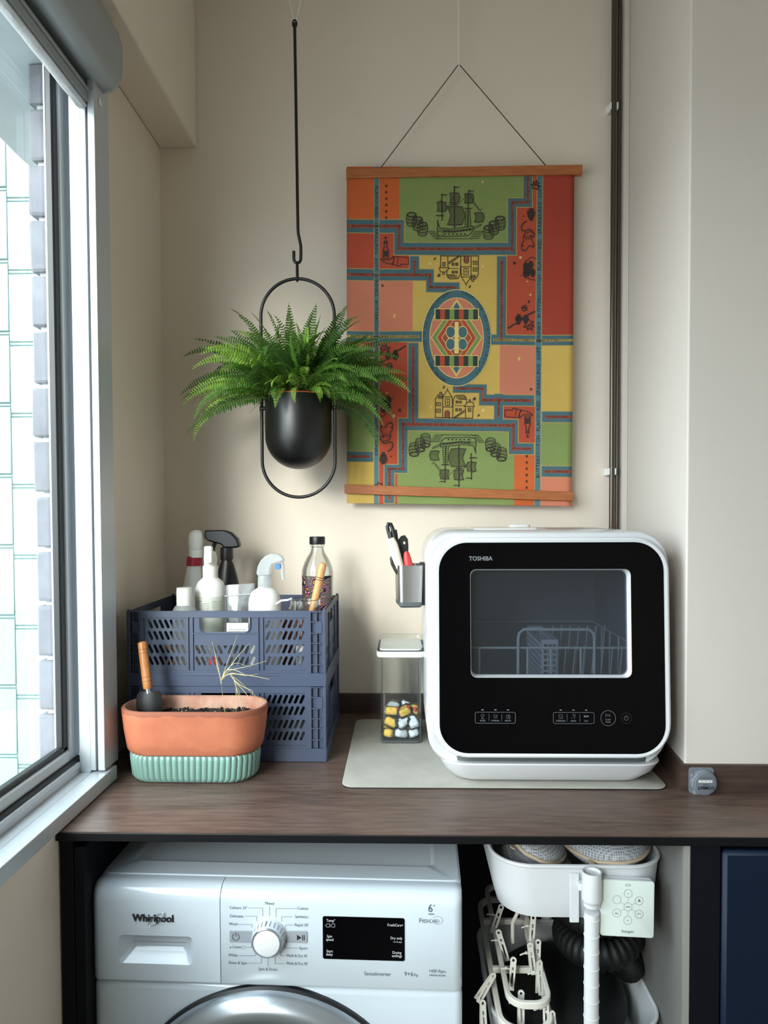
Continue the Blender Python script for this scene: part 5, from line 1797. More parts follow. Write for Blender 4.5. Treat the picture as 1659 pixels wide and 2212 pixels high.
for a in (90, 210, 330):
    poly2(lt, arc(cs[5][0] + 0.0013 * cos(radians(a)), cs[5][1] + 0.0013 * sin(radians(a)), 0.0010, 0.0010, 0, 330, 11), fr)
for dx in (-0.002, 0, 0.002):
    line2(lt, [(cs[2][0] + dx, cs[2][1] - 0.001), (cs[2][0] + dx, cs[2][1] + 0.0012)], 0.0004, fr)
line2(lt, [(cs[2][0] - 0.0028, cs[2][1] - 0.0015), (cs[2][0] + 0.0028, cs[2][1] - 0.0015)], 0.0005, fr)
line2(lt, arc(cs[4][0], cs[4][1] - 0.001, 0.0022, 0.0018, 0, 180, 10), 0.0004, fr)
for a in (40, 90, 140): line2(lt, [(cs[4][0] + 0.0026 * cos(radians(a)), cs[4][1] - 0.001 + 0.0022 * sin(radians(a))), (cs[4][0] + 0.0036 * cos(radians(a)), cs[4][1] - 0.001 + 0.0032 * sin(radians(a)))], 0.0004, fr)
line2(lt, rrect(0.0078, 0.0026, 0.0012, 3, 0.0, 0.0365), 0.0005, fr, closed=True)
put_text(lt, 'Steigen', 0.0005, -0.0365, 0.0042, fr, 'C', width=0.019)
tag(lt.build('button_print', M['inkdark'], fc, world=True), kind='stuff')

# black corrugated hose under the tray
hz_ = thing('ribbed_hose', 'black ribbed hose coiled in the shade under the white cart tray', 'hose', (0.35, 1.30, 0.61))
pts = []
for i in range(260):
    a = 2 * pi * 1.9 * i / 259 - 0.6
    pts.append((0.352 + 0.052 * cos(a), 1.285 + 0.075 * sin(a), 0.632 + 0.112 * i / 259))
b = MB()
N = len(pts)
b.tube(pts, 0.027, 14, rf=lambda q: 1.0 - 0.14 * (0.5 + 0.5 * cos(q * 259 * 2 * pi / 4)))
b.build('hose', M['hose'], hz_, world=True, ang=60)

# dark mesh bundle filling the lower tray
t = thing('mesh_bundle', 'black mesh fabric bundle filling the lower tray of the cart', 'fabric bundle', (0.335, 1.29, 0.52))
b = MB()
secs = []
for i in range(13):
    a = -pi / 2 + pi * i / 12
    ca = max(cos(a), 0.01) ** 0.5
    secs.append([(0.286 + 0.118 * ca * cos(2 * pi * j / 36), 1.290 + 0.130 * ca * sin(2 * pi * j / 36), 0.562 + 0.037 * sin(a) * (1 + 0.25 * noise.noise((cos(2 * pi * j / 36) * ca * 2, sin(2 * pi * j / 36) * ca * 2, 3)))) for j in range(36)])
b.loft(secs)
M['blackmesh'] = mat('black_mesh', (12, 12, 13), 0.7, rgb2=(4, 4, 5), vscale=300)
b.build('mesh_fabric', M['blackmesh'], t, world=True, ang=60)

# folding peg hanger lying on the cart's middle tray
ph = thing('peg_hanger', 'ivory folding sock hanger with clothes pegs lying beside the washer', 'clothes hanger', (0.20, 1.27, 0.605))
def hring(cx, cy, z, w_, d_, r, th, name):
    secs = []
    o_ = rrect(w_, d_, r, 10, cx, cy)
    i_ = rrect(w_ - 2 * th, d_ - 2 * th, max(r - th, 0.004), 10, cx, cy)
    hgt = 0.011
    m_ = MB().loft([[(x, y, z + (y - 1.12) * 0.05) for x, y in o_], [(x, y, z + hgt + (y - 1.12) * 0.05) for x, y in o_], [(x, y, z + hgt + (y - 1.12) * 0.05) for x, y in i_], [(x, y, z + (y - 1.12) * 0.05) for x, y in i_]], loop=True)
    return m_.build(name, M['pegw'], ph, world=True, bevel=0.0015)
r1 = hring(0.195, 1.275, 0.622, 0.090, 0.36, 0.038, 0.009, 'frame')
r2 = hring(0.203, 1.29, 0.647, 0.074, 0.34, 0.030, 0.008, 'frame')
MB().box(0.155, 0.238, 1.22, 1.228, 0.640, 0.650).build('cross_bar', M['pegw'], ph, world=True, bevel=0.001)
MB().box(0.155, 0.238, 1.36, 1.368, 0.644, 0.654).build('cross_bar', M['pegw'], ph, world=True, bevel=0.001)
MB().tube([(0.20, 1.29, 0.652), (0.20, 1.29, 0.69), (0.212, 1.29, 0.715), (0.20, 1.292, 0.735), (0.182, 1.29, 0.725)], 0.0035, 8).build('hook', M['pegw'], ph, world=True)


def peg_shape():
    b = MB()
    out = [(-0.0045, -0.026), (0.0045, -0.026), (0.0050, -0.006), (0.0050, 0.018)] + arc(0, 0.020, 0.0055, 0.0062, 0, 180, 8) + [(-0.0050, 0.018), (-0.0050, -0.006)]
    vs, fs = plate(out, [arc(0, 0.0205, 0.0024, 0.0024, 0, 330, 11), [(-0.0016, -0.020), (0.0016, -0.020), (0.0016, 0.010), (-0.0016, 0.010)]], 0.0022)
    for s_, tl in ((1, 0.10), (-1, -0.10)):
        b.add([(x, s_ * 0.0036 - (y + 0.01) * tl + zz, y) for x, y, zz in vs], fs)
    b.cyl((-0.0042, 0, 0.002), (0.0042, 0, 0.002), 0.0022, n=8)
    return b


pg = peg_shape().build('peg', M['pegw'], ph)
PI_ = ph.matrix_basis.inverted()
rt = random.Random(33)
spots = [(0.192, 1.150, 0.630, 0.05), (0.230, 1.135, 0.632, 0.0), (0.240, 1.128, 0.612, -0.05), (0.186, 1.20, 0.655, 0.1), (0.176, 1.255, 0.670, -0.3), (0.230, 1.19, 0.655, 0.05), (0.235, 1.235, 0.664, 0.1),
         (0.222, 1.222, 0.668, -0.1), (0.236, 1.29, 0.676, 0.15), (0.176, 1.32, 0.680, 0.4), (0.137, 1.17, 0.650, 0.65), (0.130, 1.150, 0.612, 0.0), (0.129, 1.115, 0.590, 0.0), (0.202, 1.112, 0.600, 0.9)]
for i, p in enumerate(spots):
    o = pg if i == 0 else pg.copy()
    if i: COL.objects.link(o); o.parent = ph
    o.matrix_basis = PI_ @ Matrix.Translation(p[:3]) @ Matrix.Rotation(p[3], 4, 'Y') @ Matrix.Rotation(rt.uniform(-0.45, -0.1), 4, 'X') @ Matrix.Rotation(rt.uniform(-0.35, 0.35), 4, 'Z')
lk = MB().tube([(0, 0, 0.0), (0.010, 0, 0.004), (0.020, 0, 0.003)], 0.0014, 6).ball((0.011, 0, 0.004), 0.0028, n=8)
lk0 = lk.build('peg_link', M['pegw'], ph)
for i, p in enumerate(spots[:10]):
    o = lk0 if i == 0 else lk0.copy()
    if i: COL.objects.link(o); o.parent = ph
    sgn = 1 if p[0] > 0.2 else -1
    o.matrix_basis = PI_ @ Matrix.Translation((p[0] - (0.020 if sgn > 0 else -0.0), p[1], p[2] + 0.004)) @ Matrix.Rotation(0 if sgn > 0 else pi, 4, 'Z')
# ================================================================== WALL HANGING
whg = thing('wall_hanging', 'patchwork print cloth hung between two wooden bars on the back wall', 'wall hanging', (0.137, 1.715, 1.47))


def cloth(px, py, off=0.0):
    """cloth surface; px,py run over the printed pattern (509 units wide, 680 between the bars)"""
    x = -0.131 + (px - 748) * 0.0010963 - 0.004 * (py - 367) / 680.0
    z = 2.262 - (py - 367) * 0.0011015 - 0.010 * (px - 748) / 509.0
    t = (py - 390) / 660.0
    s_ = max(0.0, min(1.0, t)) * max(0.0, min(1.0, 1 - t)) * 4
    y = 1.716 + s_ * (0.0014 * sin((px - 760) * 0.035) + 0.0016 * sin((px - 700) * 0.018 + py * 0.008) - 0.002)
    if py > 1040:
        y += 0.002 * sin(px * 0.05) * (py - 1040) / 45
    return (x, y - off, z)


CP = {'or': (205, 98, 48), 'rd': (182, 76, 50), 'rd2': (166, 62, 44), 'pk': (206, 124, 96), 'gn': (130, 146, 84), 'ye': (206, 172, 88), 'bl': (72, 106, 114), 'bl2': (84, 122, 130),
      'gd': (176, 150, 84), 'rs': (160, 78, 58)}
CM = {}
for k_, c_ in CP.items():
    CM[k_] = mat('cloth_' + {'or': 'orange', 'rd': 'red', 'rd2': 'deep_red', 'pk': 'pink', 'gn': 'green', 'ye': 'yellow', 'bl': 'blue', 'bl2': 'pale_blue', 'gd': 'gold', 'rs': 'rust'}[k_], c_, 0.9, var=0.10 if k_ not in ('gd',) else 0, vscale=30 if 'bl' in k_ else 7, bump=0.12, bscale=500)
CK_ = list(CM)
P0, P1, Q0, Q1 = 749, 1241, 360, 1088
paint = []
def R(c, x0, y0, x1, y1): paint.append((c, x0, y0, x1, y1))
R('rd', P0, Q0, P1, Q1)
R('or', P0, Q0, 863, 472); R('rd', P0, 503, 850, 578); R('pk', P0, 605, 893, 712); R('rd', P0, 735, 808, 746); R('gn', P0, 770, 808, 973); R('ye', P0, 998, 808, Q1)
R('gn', 863, Q0, 1134, 522)
R('rd', 850, 549, 886, 578)
R('ye', 893, 549, 1074, 900)
R('pk', 840, 605, 893, 712); R('rd', 820, 738, 884, 1002)
R('rd', 1097, 425, 1160, 718); R('pk', 1083, 742, 1160, 847); R('rd', 1090, 872, 1160, 952)
R('rd2', 1174, Q0, P1, 718); R('ye', 1174, 742, P1, 882); R('gn', 1174, 908, P1, 1000); R('pk', 1174, 1026, P1, Q1)
R('gn', 860, 929, 1102, Q1); R('gn', 1100, 978, 1116, Q1); R('or', 1116, 978, 1160, Q1); R('ye', 1030, 742, 1083, 900); R('ye', 1060, 738, 1083, 848)
RB = [(P0, 472, 875, 503), (851, 472, 875, 550), (851, 521, 1118, 550), (1097, 425, 1118, 550), (1097, 425, 1152, 447), (1130, Q0, 1152, 447),
      (1074, 550, 1097, 742), (885, 550, 908, 605), (P0, 578, 940, 605), (921, 578, 940, 630), (921, 606, 996, 630),
      (P0, 712, 915, 737), (1060, 718, P1, 742), (P0, 746, 808, 770), (882, 737, 907, 928), (861, 900, 1125, 929), (861, 900, 884, 1022), (830, 1001, 884, 1022), (830, 1001, 855, Q1),
      (1102, 900, 1125, 978), (1102, 951, 1160, 978), (1070, 845, 1092, 905), (1037, 847, 1160, 873), (1037, 825, 1056, 873), (980, 825, 1056, 846),
      (1174, 882, P1, 908), (1174, 1000, P1, 1026), (P0, 973, 808, 998)]
VB = [(808, Q0, 820, Q1), (1160, Q0, 1174, Q1)]
for q in RB: R('gd', *q)
for (a, b_, c_, d_) in RB: R('bl', a + (1.6 if a > P0 else 0), b_ + 1.6, c_ - (1.6 if c_ < P1 else 0), d_ - 1.6)
for (a, b_, c_, d_) in RB:
    if c_ - a > d_ - b_:
        m_ = (b_ + d_) / 2; w_ = (d_ - b_) * 0.12
        R('gd' if b_ in (712, 718) else 'rs', a + (8 if a > P0 else 0), m_ - w_, c_ - (8 if c_ < P1 else 0), m_ + w_)
    else:
        m_ = (a + c_) / 2; w_ = (c_ - a) * 0.12
        R('rs', m_ - w_, b_ + 8, m_ + w_, d_ - 8)
for q in VB: R('gd', *q)
for (a, b_, c_, d_) in VB: R('bl2', a + 1.3, b_, c_ - 1.3, d_)
xs = sorted(set([P0, P1] + [q for p in paint for q in (p[1], p[3])] + list(range(P0, P1, 16))))
ys = sorted(set([Q0, Q1] + [q for p in paint for q in (p[2], p[4])] + list(range(Q0, Q1, 18))))
def thin(v):
    o_ = [v[0]]
    for q in v[1:]:
        if q - o_[-1] > 0.35: o_.append(q)
    return o_
xs, ys = thin([q for q in xs if P0 <= q <= P1]), thin([q for q in ys if Q0 <= q <= Q1])
cl = MB()
cl.add([cloth(x, y) for y in ys for x in xs], [])
nx_ = len(xs)
grid = [[0] * (nx_ - 1) for _ in range(len(ys) - 1)]
import bisect
for (c_, x0, y0, x1, y1) in paint:
    i0, i1 = bisect.bisect_left(xs, x0 - 0.3), bisect.bisect_left(xs, x1 - 0.3)
    j0, j1 = bisect.bisect_left(ys, y0 - 0.3), bisect.bisect_left(ys, y1 - 0.3)
    ci = CK_.index(c_)
    for j in range(j0, min(j1, len(ys) - 1)):
        for i in range(i0, min(i1, nx_ - 1)): grid[j][i] = ci
for j in range(len(ys) - 1):
    for i in range(nx_ - 1):
        cl.f.append((j * nx_ + i, j * nx_ + i + 1, (j + 1) * nx_ + i + 1, (j + 1) * nx_ + i))
        cl.mi.append(grid[j][i])
cloth_o = cl.build('cloth', [CM[k_] for k_ in CK_], whg, world=True, ang=80)
so_m = cloth_o.modifiers.new('thick', 'SOLIDIFY')
so_m.thickness = 0.0006
so_m.offset = 1 if True else -1

OFF = 0.0009
M['print'] = mat('cloth_black_print', (54, 46, 40), 0.9)
M['gold'] = mat('cloth_gold_print', (226, 200, 120), 0.6)
M['teal'] = mat('cloth_blue_print', (60, 96, 112), 0.9)
pf = lambda u, v: cloth(u, -v, OFF)
def tf(rotated):
    if rotated: return lambda u, v: cloth(1978 - u, 1450 + v, OFF)
    return pf
# lettering along the ribbons
tx = MB()
SENT = 'BUTTERSCOTCH FLAVOURED SPARKLING SOFT DRINK '
def ribbon_text(x, y, length, rot, s0=0, h=5.2):
    n_ = max(4, int(length / (h * 0.80)))
    s_ = (SENT * 4)[s0:s0 + n_].strip()
    if s_: put_text(tx, s_, x, -y, h, pf, 'C', rot=radians(rot), width=length * 0.96, res=1)
# subdividing is not needed: each run stays short
def runs(x0, x1, y, rot, s0, h=5.0):
    L = x1 - x0; k_ = max(1, round(L / 90))
    for i in range(k_):
        a = x0 + L * i / k_; b_ = x0 + L * (i + 1) / k_
        ribbon_text((a + b_) / 2, y + (h / 2 if rot == 0 else -h / 2), b_ - a, rot, (s0 + (i if rot == 0 else k_ - i) * 13) % 43, h)
def vruns(y0, y1, x, rot, s0, h=4.6):
    L = y1 - y0; k_ = max(1, round(L / 90))
    for i in range(k_):
        a = y0 + L * i / k_; b_ = y0 + L * (i + 1) / k_
        ribbon_text(x + (h / 2 if rot == 90 else -h / 2), (a + b_) / 2, b_ - a, rot, (s0 + i * 13) % 43, h)
for i, (a, b_, c_, d_) in enumerate(RB):
    inv = b_ < 700
    if c_ - a > d_ - b_: runs(a + 8, c_ - 8, (b_ + d_) / 2, 180 if inv else 0, i * 9)
    elif d_ - b_ > 50: vruns(b_ + 10, d_ - 10, (a + c_) / 2, 90 if inv else -90, i * 7)
tag(tx.build('ribbon_lettering', M['print'], cloth_o, world=True), kind='stuff')
tx = MB()
WORDS = ['BUTTERSCOTCH', 'FLAVOURED', 'SPARKLING', 'SOFT', 'DRINKS']
def vwords(x, y0, y1, rot, start, h=7.2):
    seq = []
    y = y0; i = start
    order = WORDS if rot == -90 else WORDS[::-1]
    while True:
        w_ = order[i % 5]
        L = len(w_) * 7.9
        if y + L > y1: break
        put_text(tx, w_, x + (h / 2 if rot == 90 else -h / 2), -(y + L / 2), h, pf, 'C', rot=radians(rot), width=L - 4, res=1)
        y += L + 6
        i += 1
vwords(814, 400, 1046, -90, 1)
vwords(1167, 396, 1050, 90, 1)
tag(tx.build('border_lettering', M['print'], cloth_o, world=True), kind='stuff')

# line drawings: sailing ship, barrels, hops, stars, house, pouring bottle - each printed twice, the second time turned half round
dr_ = MB()
def c7(x, y): return (730 + x / 3.016, -(340 + y / 3.016))
def c8(x, y): return (730 + x / 3.016, -(700 + y / 3.016))
def both(pts, w_, cm=c7, closed=False):
    P = [cm(*p) for p in pts]
    for r_ in (False, True): line2(dr_, P, w_ * 1.4, tf(r_), closed=closed, step=14)
def fill(pts, cm=c7, mi=0):
    P = [cm(*p) for p in pts]
    for r_ in (False, True): poly2(dr_, P, tf(r_), mi)
# hull
both([(652, 405), (662, 440), (668, 455), (740, 462), (886, 444), (886, 466), (872, 490), (850, 505), (700, 510), (656, 502), (650, 470), (655, 440)], 1.2, closed=True)
both([(656, 478), (760, 482), (880, 464)], 1.0); both([(655, 466), (760, 472), (884, 456)], 0.8); both([(690, 508), (692, 465)], 0.9)
for i in range(9): both([(700 + 20 * i, 476 - max(0, i - 3) * 2), (708 + 20 * i, 476 - max(0, i - 3) * 2)], 3.0)
for i in range(6): both([(700 + 26 * i, 494), (706 + 26 * i, 494)], 2.2)
both([(886, 452), (938, 432), (936, 440), (890, 462)], 0.9, closed=True)
# masts and sails
both([(683, 405), (680, 235)], 1.6); both([(764, 460), (762, 186)], 1.8); both([(850, 452), (855, 212)], 1.6)
both([(836, 336), (832, 448)], 0.8); both([(864, 336), (872, 446)], 0.8)
for i in range(8): both([(836 - i * 0.5, 345 + 13 * i), (864 + i, 345 + 13 * i)], 0.8)
def sail(x0, y0, x1, y1, bulge, n_=7):
    both([(x0, y0), ((x0 + x1) / 2, y0 - 4), (x1, y0)], 1.3)
    both([(x0, y1), ((x0 + x1) / 2, y1 + 5), (x1, y1)], 1.3)
    for i in range(n_ + 1):
        xx = x0 + (x1 - x0) * i / n_
        both([(xx, y0 - 3), (xx + bulge, (y0 + y1) / 2), (xx, y1 + 3)], 1.2 if i in (0, n_) else 0.7)
sail(650, 290, 706, 345, 6); sail(732, 232, 790, 290, 8); sail(828, 236, 882, 292, 8); sail(718, 318, 812, 432, 22, 12); sail(893, 360, 948, 415, 10)
for x, y in ((680, 235), (762, 186), (856, 210)): fill([(x, y), (x + 22, y + 6), (x + 42, y), (x + 26, y + 12), (x, y + 9)])
for x, y in ((668, 372), (852, 325), (762, 300)): fill([(x - 30, y), (x + 30, y), (x + 20, y + 8), (x - 18, y + 8)])
both([(882, 292), (935, 350)], 0.7); both([(860, 240), (930, 345)], 0.7); both([(706, 345), (762, 250)], 0.6); both([(790, 300), (850, 240)], 0.6); both([(930, 340), (944, 330)], 0.8); both([(680, 275), (652, 290)], 0.6)
for i in range(5):
    both([(590 + 10 * i + 12 * k, 476 + 11 * i + (4 if k % 2 else 0)) for k in range(5)], 0.9)
    both([(890 + 12 * k - 6 * i, 476 + 11 * i + (4 if k % 2 else 0)) for k in range(6)], 0.9)
both([(640 + 14 * k, 522 + (4 if k % 2 else 0)) for k in range(18)], 0.9)
def barrel(x, y, cm=c7):
    both(arc(x, y - 32, 30, 15, 0, 360, 18), 1.2, cm)
    both(arc(x, y - 32, 24, 11, 0, 360, 14), 0.8, cm)
    both([(x - 30, y - 32), (x - 34, y), (x - 28, y + 34)], 1.2, cm); both([(x + 30, y - 32), (x + 34, y), (x + 28, y + 34)], 1.2, cm)
    both(arc(x, y + 34, 28, 12, 180, 0, 10) if False else [(x - 28, y + 34), (x - 12, y + 44), (x + 12, y + 44), (x + 28, y + 34)], 1.2, cm)
    for q in (-8, 14): both([(x - 33, y + q), (x - 12, y + q + 9), (x + 12, y + q + 9), (x + 33, y + q)], 1.0, cm)
    for q in (-20, -10, 0, 10, 20): both([(x + q, y - 18), (x + q * 1.1, y + 38)], 0.6, cm)
    both([(x - 14, y - 40), (x + 16, y - 26)], 0.7, cm)
for x, y in ((483, 402), (523, 430), (555, 464), (1060, 426), (1020, 456), (985, 486)): barrel(x, y)
barrel(393, 1110) if False else None
def star(x, y, r_, cm=c7, mi=0, n_=6):
    pts = []
    for i in range(2 * n_):
        a = pi * i / n_ + 0.3
        q = r_ if i % 2 == 0 else r_ * 0.25
        pts.append((x + q * cos(a), y + q * sin(a)))
    for r2 in (False, True):
        C_ = cm(x, y); P = [cm(*p) for p in pts]
        dr_.add([tf(r2)(*C_)] + [tf(r2)(*p) for p in P], [(0, i + 1, (i + 1) % (2 * n_) + 1) for i in range(2 * n_)], mi)
for x, y, r_ in ((1212, 378, 10), (293, 828, 15), (633, 657, 11), (660, 765, 14), (862, 838, 12), (1157, 682, 16), (1253, 930, 13), (1260, 836, 5)): star(x, y, r_)
for x, y, r_ in ((946, 158, 13), (603, 688, 17), (948, 708, 13), (1195, 645, 14), (1240, 797, 9), (1262, 883, 12), (371, 1030, 13)): star(x, y, r_, mi=1)
# drops above the pouring bottle and the held bottle
for i in range(6): both(arc(317, 185 + 41 * i, 4.5, 7, 0, 360, 8), 1.1); 
both(arc(313, 520, 5, 8, 0, 360, 8), 1.1)
both([(304, 540), (322, 540), (322, 580), (331, 598), (331, 652), (297, 652), (297, 598), (304, 580)], 1.4, closed=True)
for y in (548, 556, 604, 640): both([(300 if y > 590 else 305, y), (328 if y > 590 else 321, y)], 1.1)
fill([(302, 608), (326, 608), (326, 636), (302, 636)])
both([(280, 655), (300, 664), (340, 662), (362, 642), (368, 665), (355, 690), (320, 684), (296, 674), (284, 662)], 1.3, closed=True)
both([(362, 640), (462, 648), (464, 690)], 1.1); both([(355, 692), (410, 704), (412, 690), (464, 690)], 1.2); both([(372, 646), (360, 694)], 1.0); both([(395, 650), (388, 698)], 0.8)
# hops and leaves
def hop(x, y, s_=1.0, a0=0.0):
    for i in range(5):
        w_ = [10, 18, 20, 15, 8][i] * s_
        yy = y + (-24 + 12 * i) * s_
        k_ = 2 if i in (0, 4) else 3
        for j in range(k_):
            xx = x - w_ + 2 * w_ * (j + 0.5) / k_
            both([(xx - w_ / k_, yy - 6 * s_), (xx - w_ / k_ * 0.8, yy + 6 * s_), (xx, yy + 12 * s_), (xx + w_ / k_ * 0.8, yy + 6 * s_), (xx + w_ / k_, yy - 6 * s_)], 1.2)
            both([(xx, yy - 2 * s_), (xx, yy + 9 * s_)], 0.9)
hop(1262, 362, 1.25)
for x, y in ((1230, 700), (1262, 690), (1246, 735), (1275, 740), (1228, 745)): hop(x, y, 0.8)
both([(1295, 650), (1268, 640), (1225, 670), (1215, 720), (1230, 765), (1262, 785), (1295, 788)], 1.3); both([(1195, 758), (1225, 762)], 1.0)
both([(1118, 1100), (1150, 1080), (1190, 1060), (1230, 1020), (1292, 990)], 2.4)
hop(1185, 1040, 1.0); hop(1232, 1040, 0.9)
def leaf(x, y, s_, rot):
    base = [(0, -1), (0.25, -0.55), (0.62, -0.62), (0.45, -0.2), (0.9, 0.05), (0.45, 0.25), (0.4, 0.75), (0.0, 0.5), (-0.4, 0.75), (-0.45, 0.25), (-0.9, 0.05), (-0.45, -0.2), (-0.62, -0.62), (-0.25, -0.55)]
    c_, q_ = cos(rot), sin(rot)
    P = [(x + s_ * (a * c_ - b_ * q_), y + s_ * (a * q_ + b_ * c_)) for a, b_ in base]
    both(P, 1.3, closed=True)
    for i in (0, 2, 4, 10, 12): both([(x, y), P[i]], 0.8)
    for i in (2, 4, 12): both([((x + P[i][0]) / 2, (y + P[i][1]) / 2), ((x * 0.4 + P[i - 1][0] * 0.6), (y * 0.4 + P[i - 1][1] * 0.6))], 0.7)
leaf(1252, 1075, 42, 2.6); leaf(1222, 972, 24, 0.4); leaf(1290, 180, 34, 0.2)
# mouse climbing the red panel
both([(1232, 412), (1212, 424), (1198, 448), (1204, 470), (1225, 474), (1252, 462), (1268, 470)], 1.8)
both([(1268, 470), (1285, 492), (1280, 512), (1262, 500), (1268, 530), (1282, 560), (1276, 580), (1262, 566), (1246, 572), (1230, 600), (1214, 592), (1212, 604), (1202, 590), (1200, 570), (1206, 545), (1216, 540), (1212, 512), (1222, 488), (1245, 482)], 1.4, closed=True)
for q in range(8): both([(1218 + 6 * q, 500 + 8 * (q % 3)), (1224 + 6 * q, 516 + 8 * (q % 3))], 0.9)
both([(1208, 566), (1212, 570)], 2.4); both([(1282, 492), (1262, 482)], 1.0)
# house, drawn upright on the lower half
def h8(pts, w_=1.1, closed=False): both(pts, w_, c8, closed)
h8([(642, 598), (642, 480), (662, 450), (690, 448), (690, 598)]); h8([(690, 530), (690, 465), (722, 418), (752, 465), (756, 530), (690, 530)]); h8([(722, 418), (722, 408)]); h8([(690, 465), (752, 465)])
h8([(756, 598), (760, 480), (775, 455), (830, 452), (848, 478), (848, 510)]); h8([(832, 525), (852, 498), (890, 498), (898, 525)], closed=True); h8([(840, 525), (842, 600)]); h8([(890, 525), (888, 600)]); h8([(640, 600), (890, 602)], 1.3)
h8([(672, 448), (672, 435), (684, 435), (684, 448)]); h8([(864, 498), (864, 482), (874, 482), (874, 498)]); h8([(795, 478), (848, 480)]); h8([(770, 520), (838, 520)], 0.8)
h8([(706, 598), (706, 565), (714, 555), (728, 555), (735, 565), (735, 598)], 1.2)
fill([(709, 598), (709, 566), (721, 558), (732, 566), (732, 598)], c8, 2)
def win8(x, y, w_, h_):
    h8([(x, y), (x + w_, y), (x + w_, y + h_), (x, y + h_)], 0.9, True)
    h8([(x + w_ / 2, y), (x + w_ / 2, y + h_)], 0.6); h8([(x, y + h_ / 2), (x + w_, y + h_ / 2)], 0.6)
for q in ((650, 502, 26, 22), (650, 545, 26, 22), (708, 478, 28, 42), (778, 490, 14, 14), (800, 490, 14, 14), (776, 540, 14, 16), (800, 540, 14, 16), (858, 535, 18, 24)): win8(*q)
h8([(765, 598), (838, 548)], 1.1); h8([(765, 606), (838, 560)], 0.8)
for i in range(9): h8([(766 + 8 * i, 598 - 5.5 * i), (766 + 8 * i, 606 - 5 * i)], 0.7)
for x in range(664, 690, 5): h8([(x, 456), (x - 4, 478)], 0.6)
for x in range(782, 844, 6): h8([(x, 458), (x + 1, 476)], 0.6)
for x, y, r_ in ((694, 407, 10), (897, 478, 17), (924, 587, 10), (410, 556, 15), (313, 312, 11)): star(x, y, r_, c8)
for x, y, r_ in ((612, 535, 12), (953, 553, 17), (1189, 217, 13), (370, 592, 13)): star(x, y, r_, c8, 1)
tag(dr_.build('line_print', [M['print'], M['gold'], CM['rs']], cloth_o, world=True), kind='stuff')
# plain oval medallion in the middle
md = MB()
MC = (988.5, 727.0)
def ctri(p, q, r_, off, mi, lim=13.0):
    e = (((p[0] - q[0]) ** 2 + (p[1] - q[1]) ** 2), ((q[0] - r_[0]) ** 2 + (q[1] - r_[1]) ** 2), ((r_[0] - p[0]) ** 2 + (r_[1] - p[1]) ** 2))
    m_ = max(e)
    if m_ > lim * lim:
        k = e.index(m_)
        P = (p, q, r_)
        a, b_, c_ = P[k], P[(k + 1) % 3], P[(k + 2) % 3]
        h_ = ((a[0] + b_[0]) / 2, (a[1] + b_[1]) / 2)
        ctri(a, h_, c_, off, mi, lim); ctri(h_, b_, c_, off, mi, lim)
    else:
        md.add([cloth(*p, off), cloth(*q, off), cloth(*r_, off)], [(0, 1, 2)], mi)
def ell(rx, ry, off, mi, n_=56):
    P = [(MC[0] + rx * cos(2 * pi * i / n_), MC[1] + ry * sin(2 * pi * i / n_)) for i in range(n_)]
    for i in range(n_): ctri(MC, P[i], P[(i + 1) % n_], off, mi)
def mpoly(pts, off, mi):
    c_ = (sum(p[0] for p in pts) / len(pts), sum(p[1] for p in pts) / len(pts))
    for i in range(len(pts)): ctri(c_, pts[i], pts[(i + 1) % len(pts)], off, mi)
ell(75.5, 104.5, 0.0012, 0); ell(74, 103, 0.0015, 1); ell(59, 87, 0.0018, 0); ell(57.5, 85.5, 0.0021, 2)
def dia(rx, ry, off, mi, cy=0): mpoly([(MC[0] - rx, MC[1] + cy), (MC[0], MC[1] + cy - ry), (MC[0] + rx, MC[1] + cy), (MC[0], MC[1] + cy + ry)], off, mi)
dia(56, 84, 0.0023, 0); dia(54, 81, 0.0025, 4); dia(44, 66, 0.0027, 0); dia(42.5, 64, 0.0029, 3); dia(33, 49, 0.0031, 0); dia(31.5, 47, 0.0033, 5)
for s_ in (-1, 1):
    dia(9, 14, 0.0027, 0, s_ * 66); dia(7, 11, 0.0029, 1, s_ * 66)
    y_ = MC[1] + s_ * 50
    hw_ = 46
    mpoly([(MC[0] - hw_ - 2, y_ - 12.5), (MC[0] + hw_ + 2, y_ - 12.5), (MC[0] + hw_ + 2, y_ + 12.5), (MC[0] - hw_ - 2, y_ + 12.5)], 0.0035, 0)
    for i in range(9):
        x0_ = MC[0] - hw_ + 2 * hw_ * i / 9
        mpoly([(x0_, y_ - 11), (x0_ + 2 * hw_ / 9, y_ - 11), (x0_ + 2 * hw_ / 9, y_ + 11), (x0_, y_ + 11)], 0.0038, (6, 3, 6, 4, 6, 3, 6, 4, 6)[i])
for q in ((-13, -12), (13, -12), (-13, 14), (13, 14)):
    n_ = 18
    for rr_, o_, mi in ((11, 0.0035, 0), (9.5, 0.0038, 1)):
        md.add([cloth(MC[0] + q[0], MC[1] + q[1], o_)] + [cloth(MC[0] + q[0] + rr_ * cos(2 * pi * i / n_), MC[1] + q[1] + rr_ * 1.25 * sin(2 * pi * i / n_), o_) for i in range(n_)], [(0, i + 1, (i + 1) % n_ + 1) for i in range(n_)], mi)
mpoly([(MC[0] - 4, MC[1] - 34), (MC[0] + 4, MC[1] - 34), (MC[0] + 5, MC[1] + 34), (MC[0] - 5, MC[1] + 34)], 0.0040, 7)
M['cloth_dark'] = mat('cloth_dark_green', (44, 60, 50), 0.9)
mo_ = md.build('medallion', [M['gold'], CM['bl'], CM['pk'], CM['rd'], CM['gn'], CM['rs'], M['cloth_dark'], M['gold']], cloth_o, world=True)
lt = MB()
s_ = 'BREWED AND BOTTLED IN THE UNITED KINGDOM '
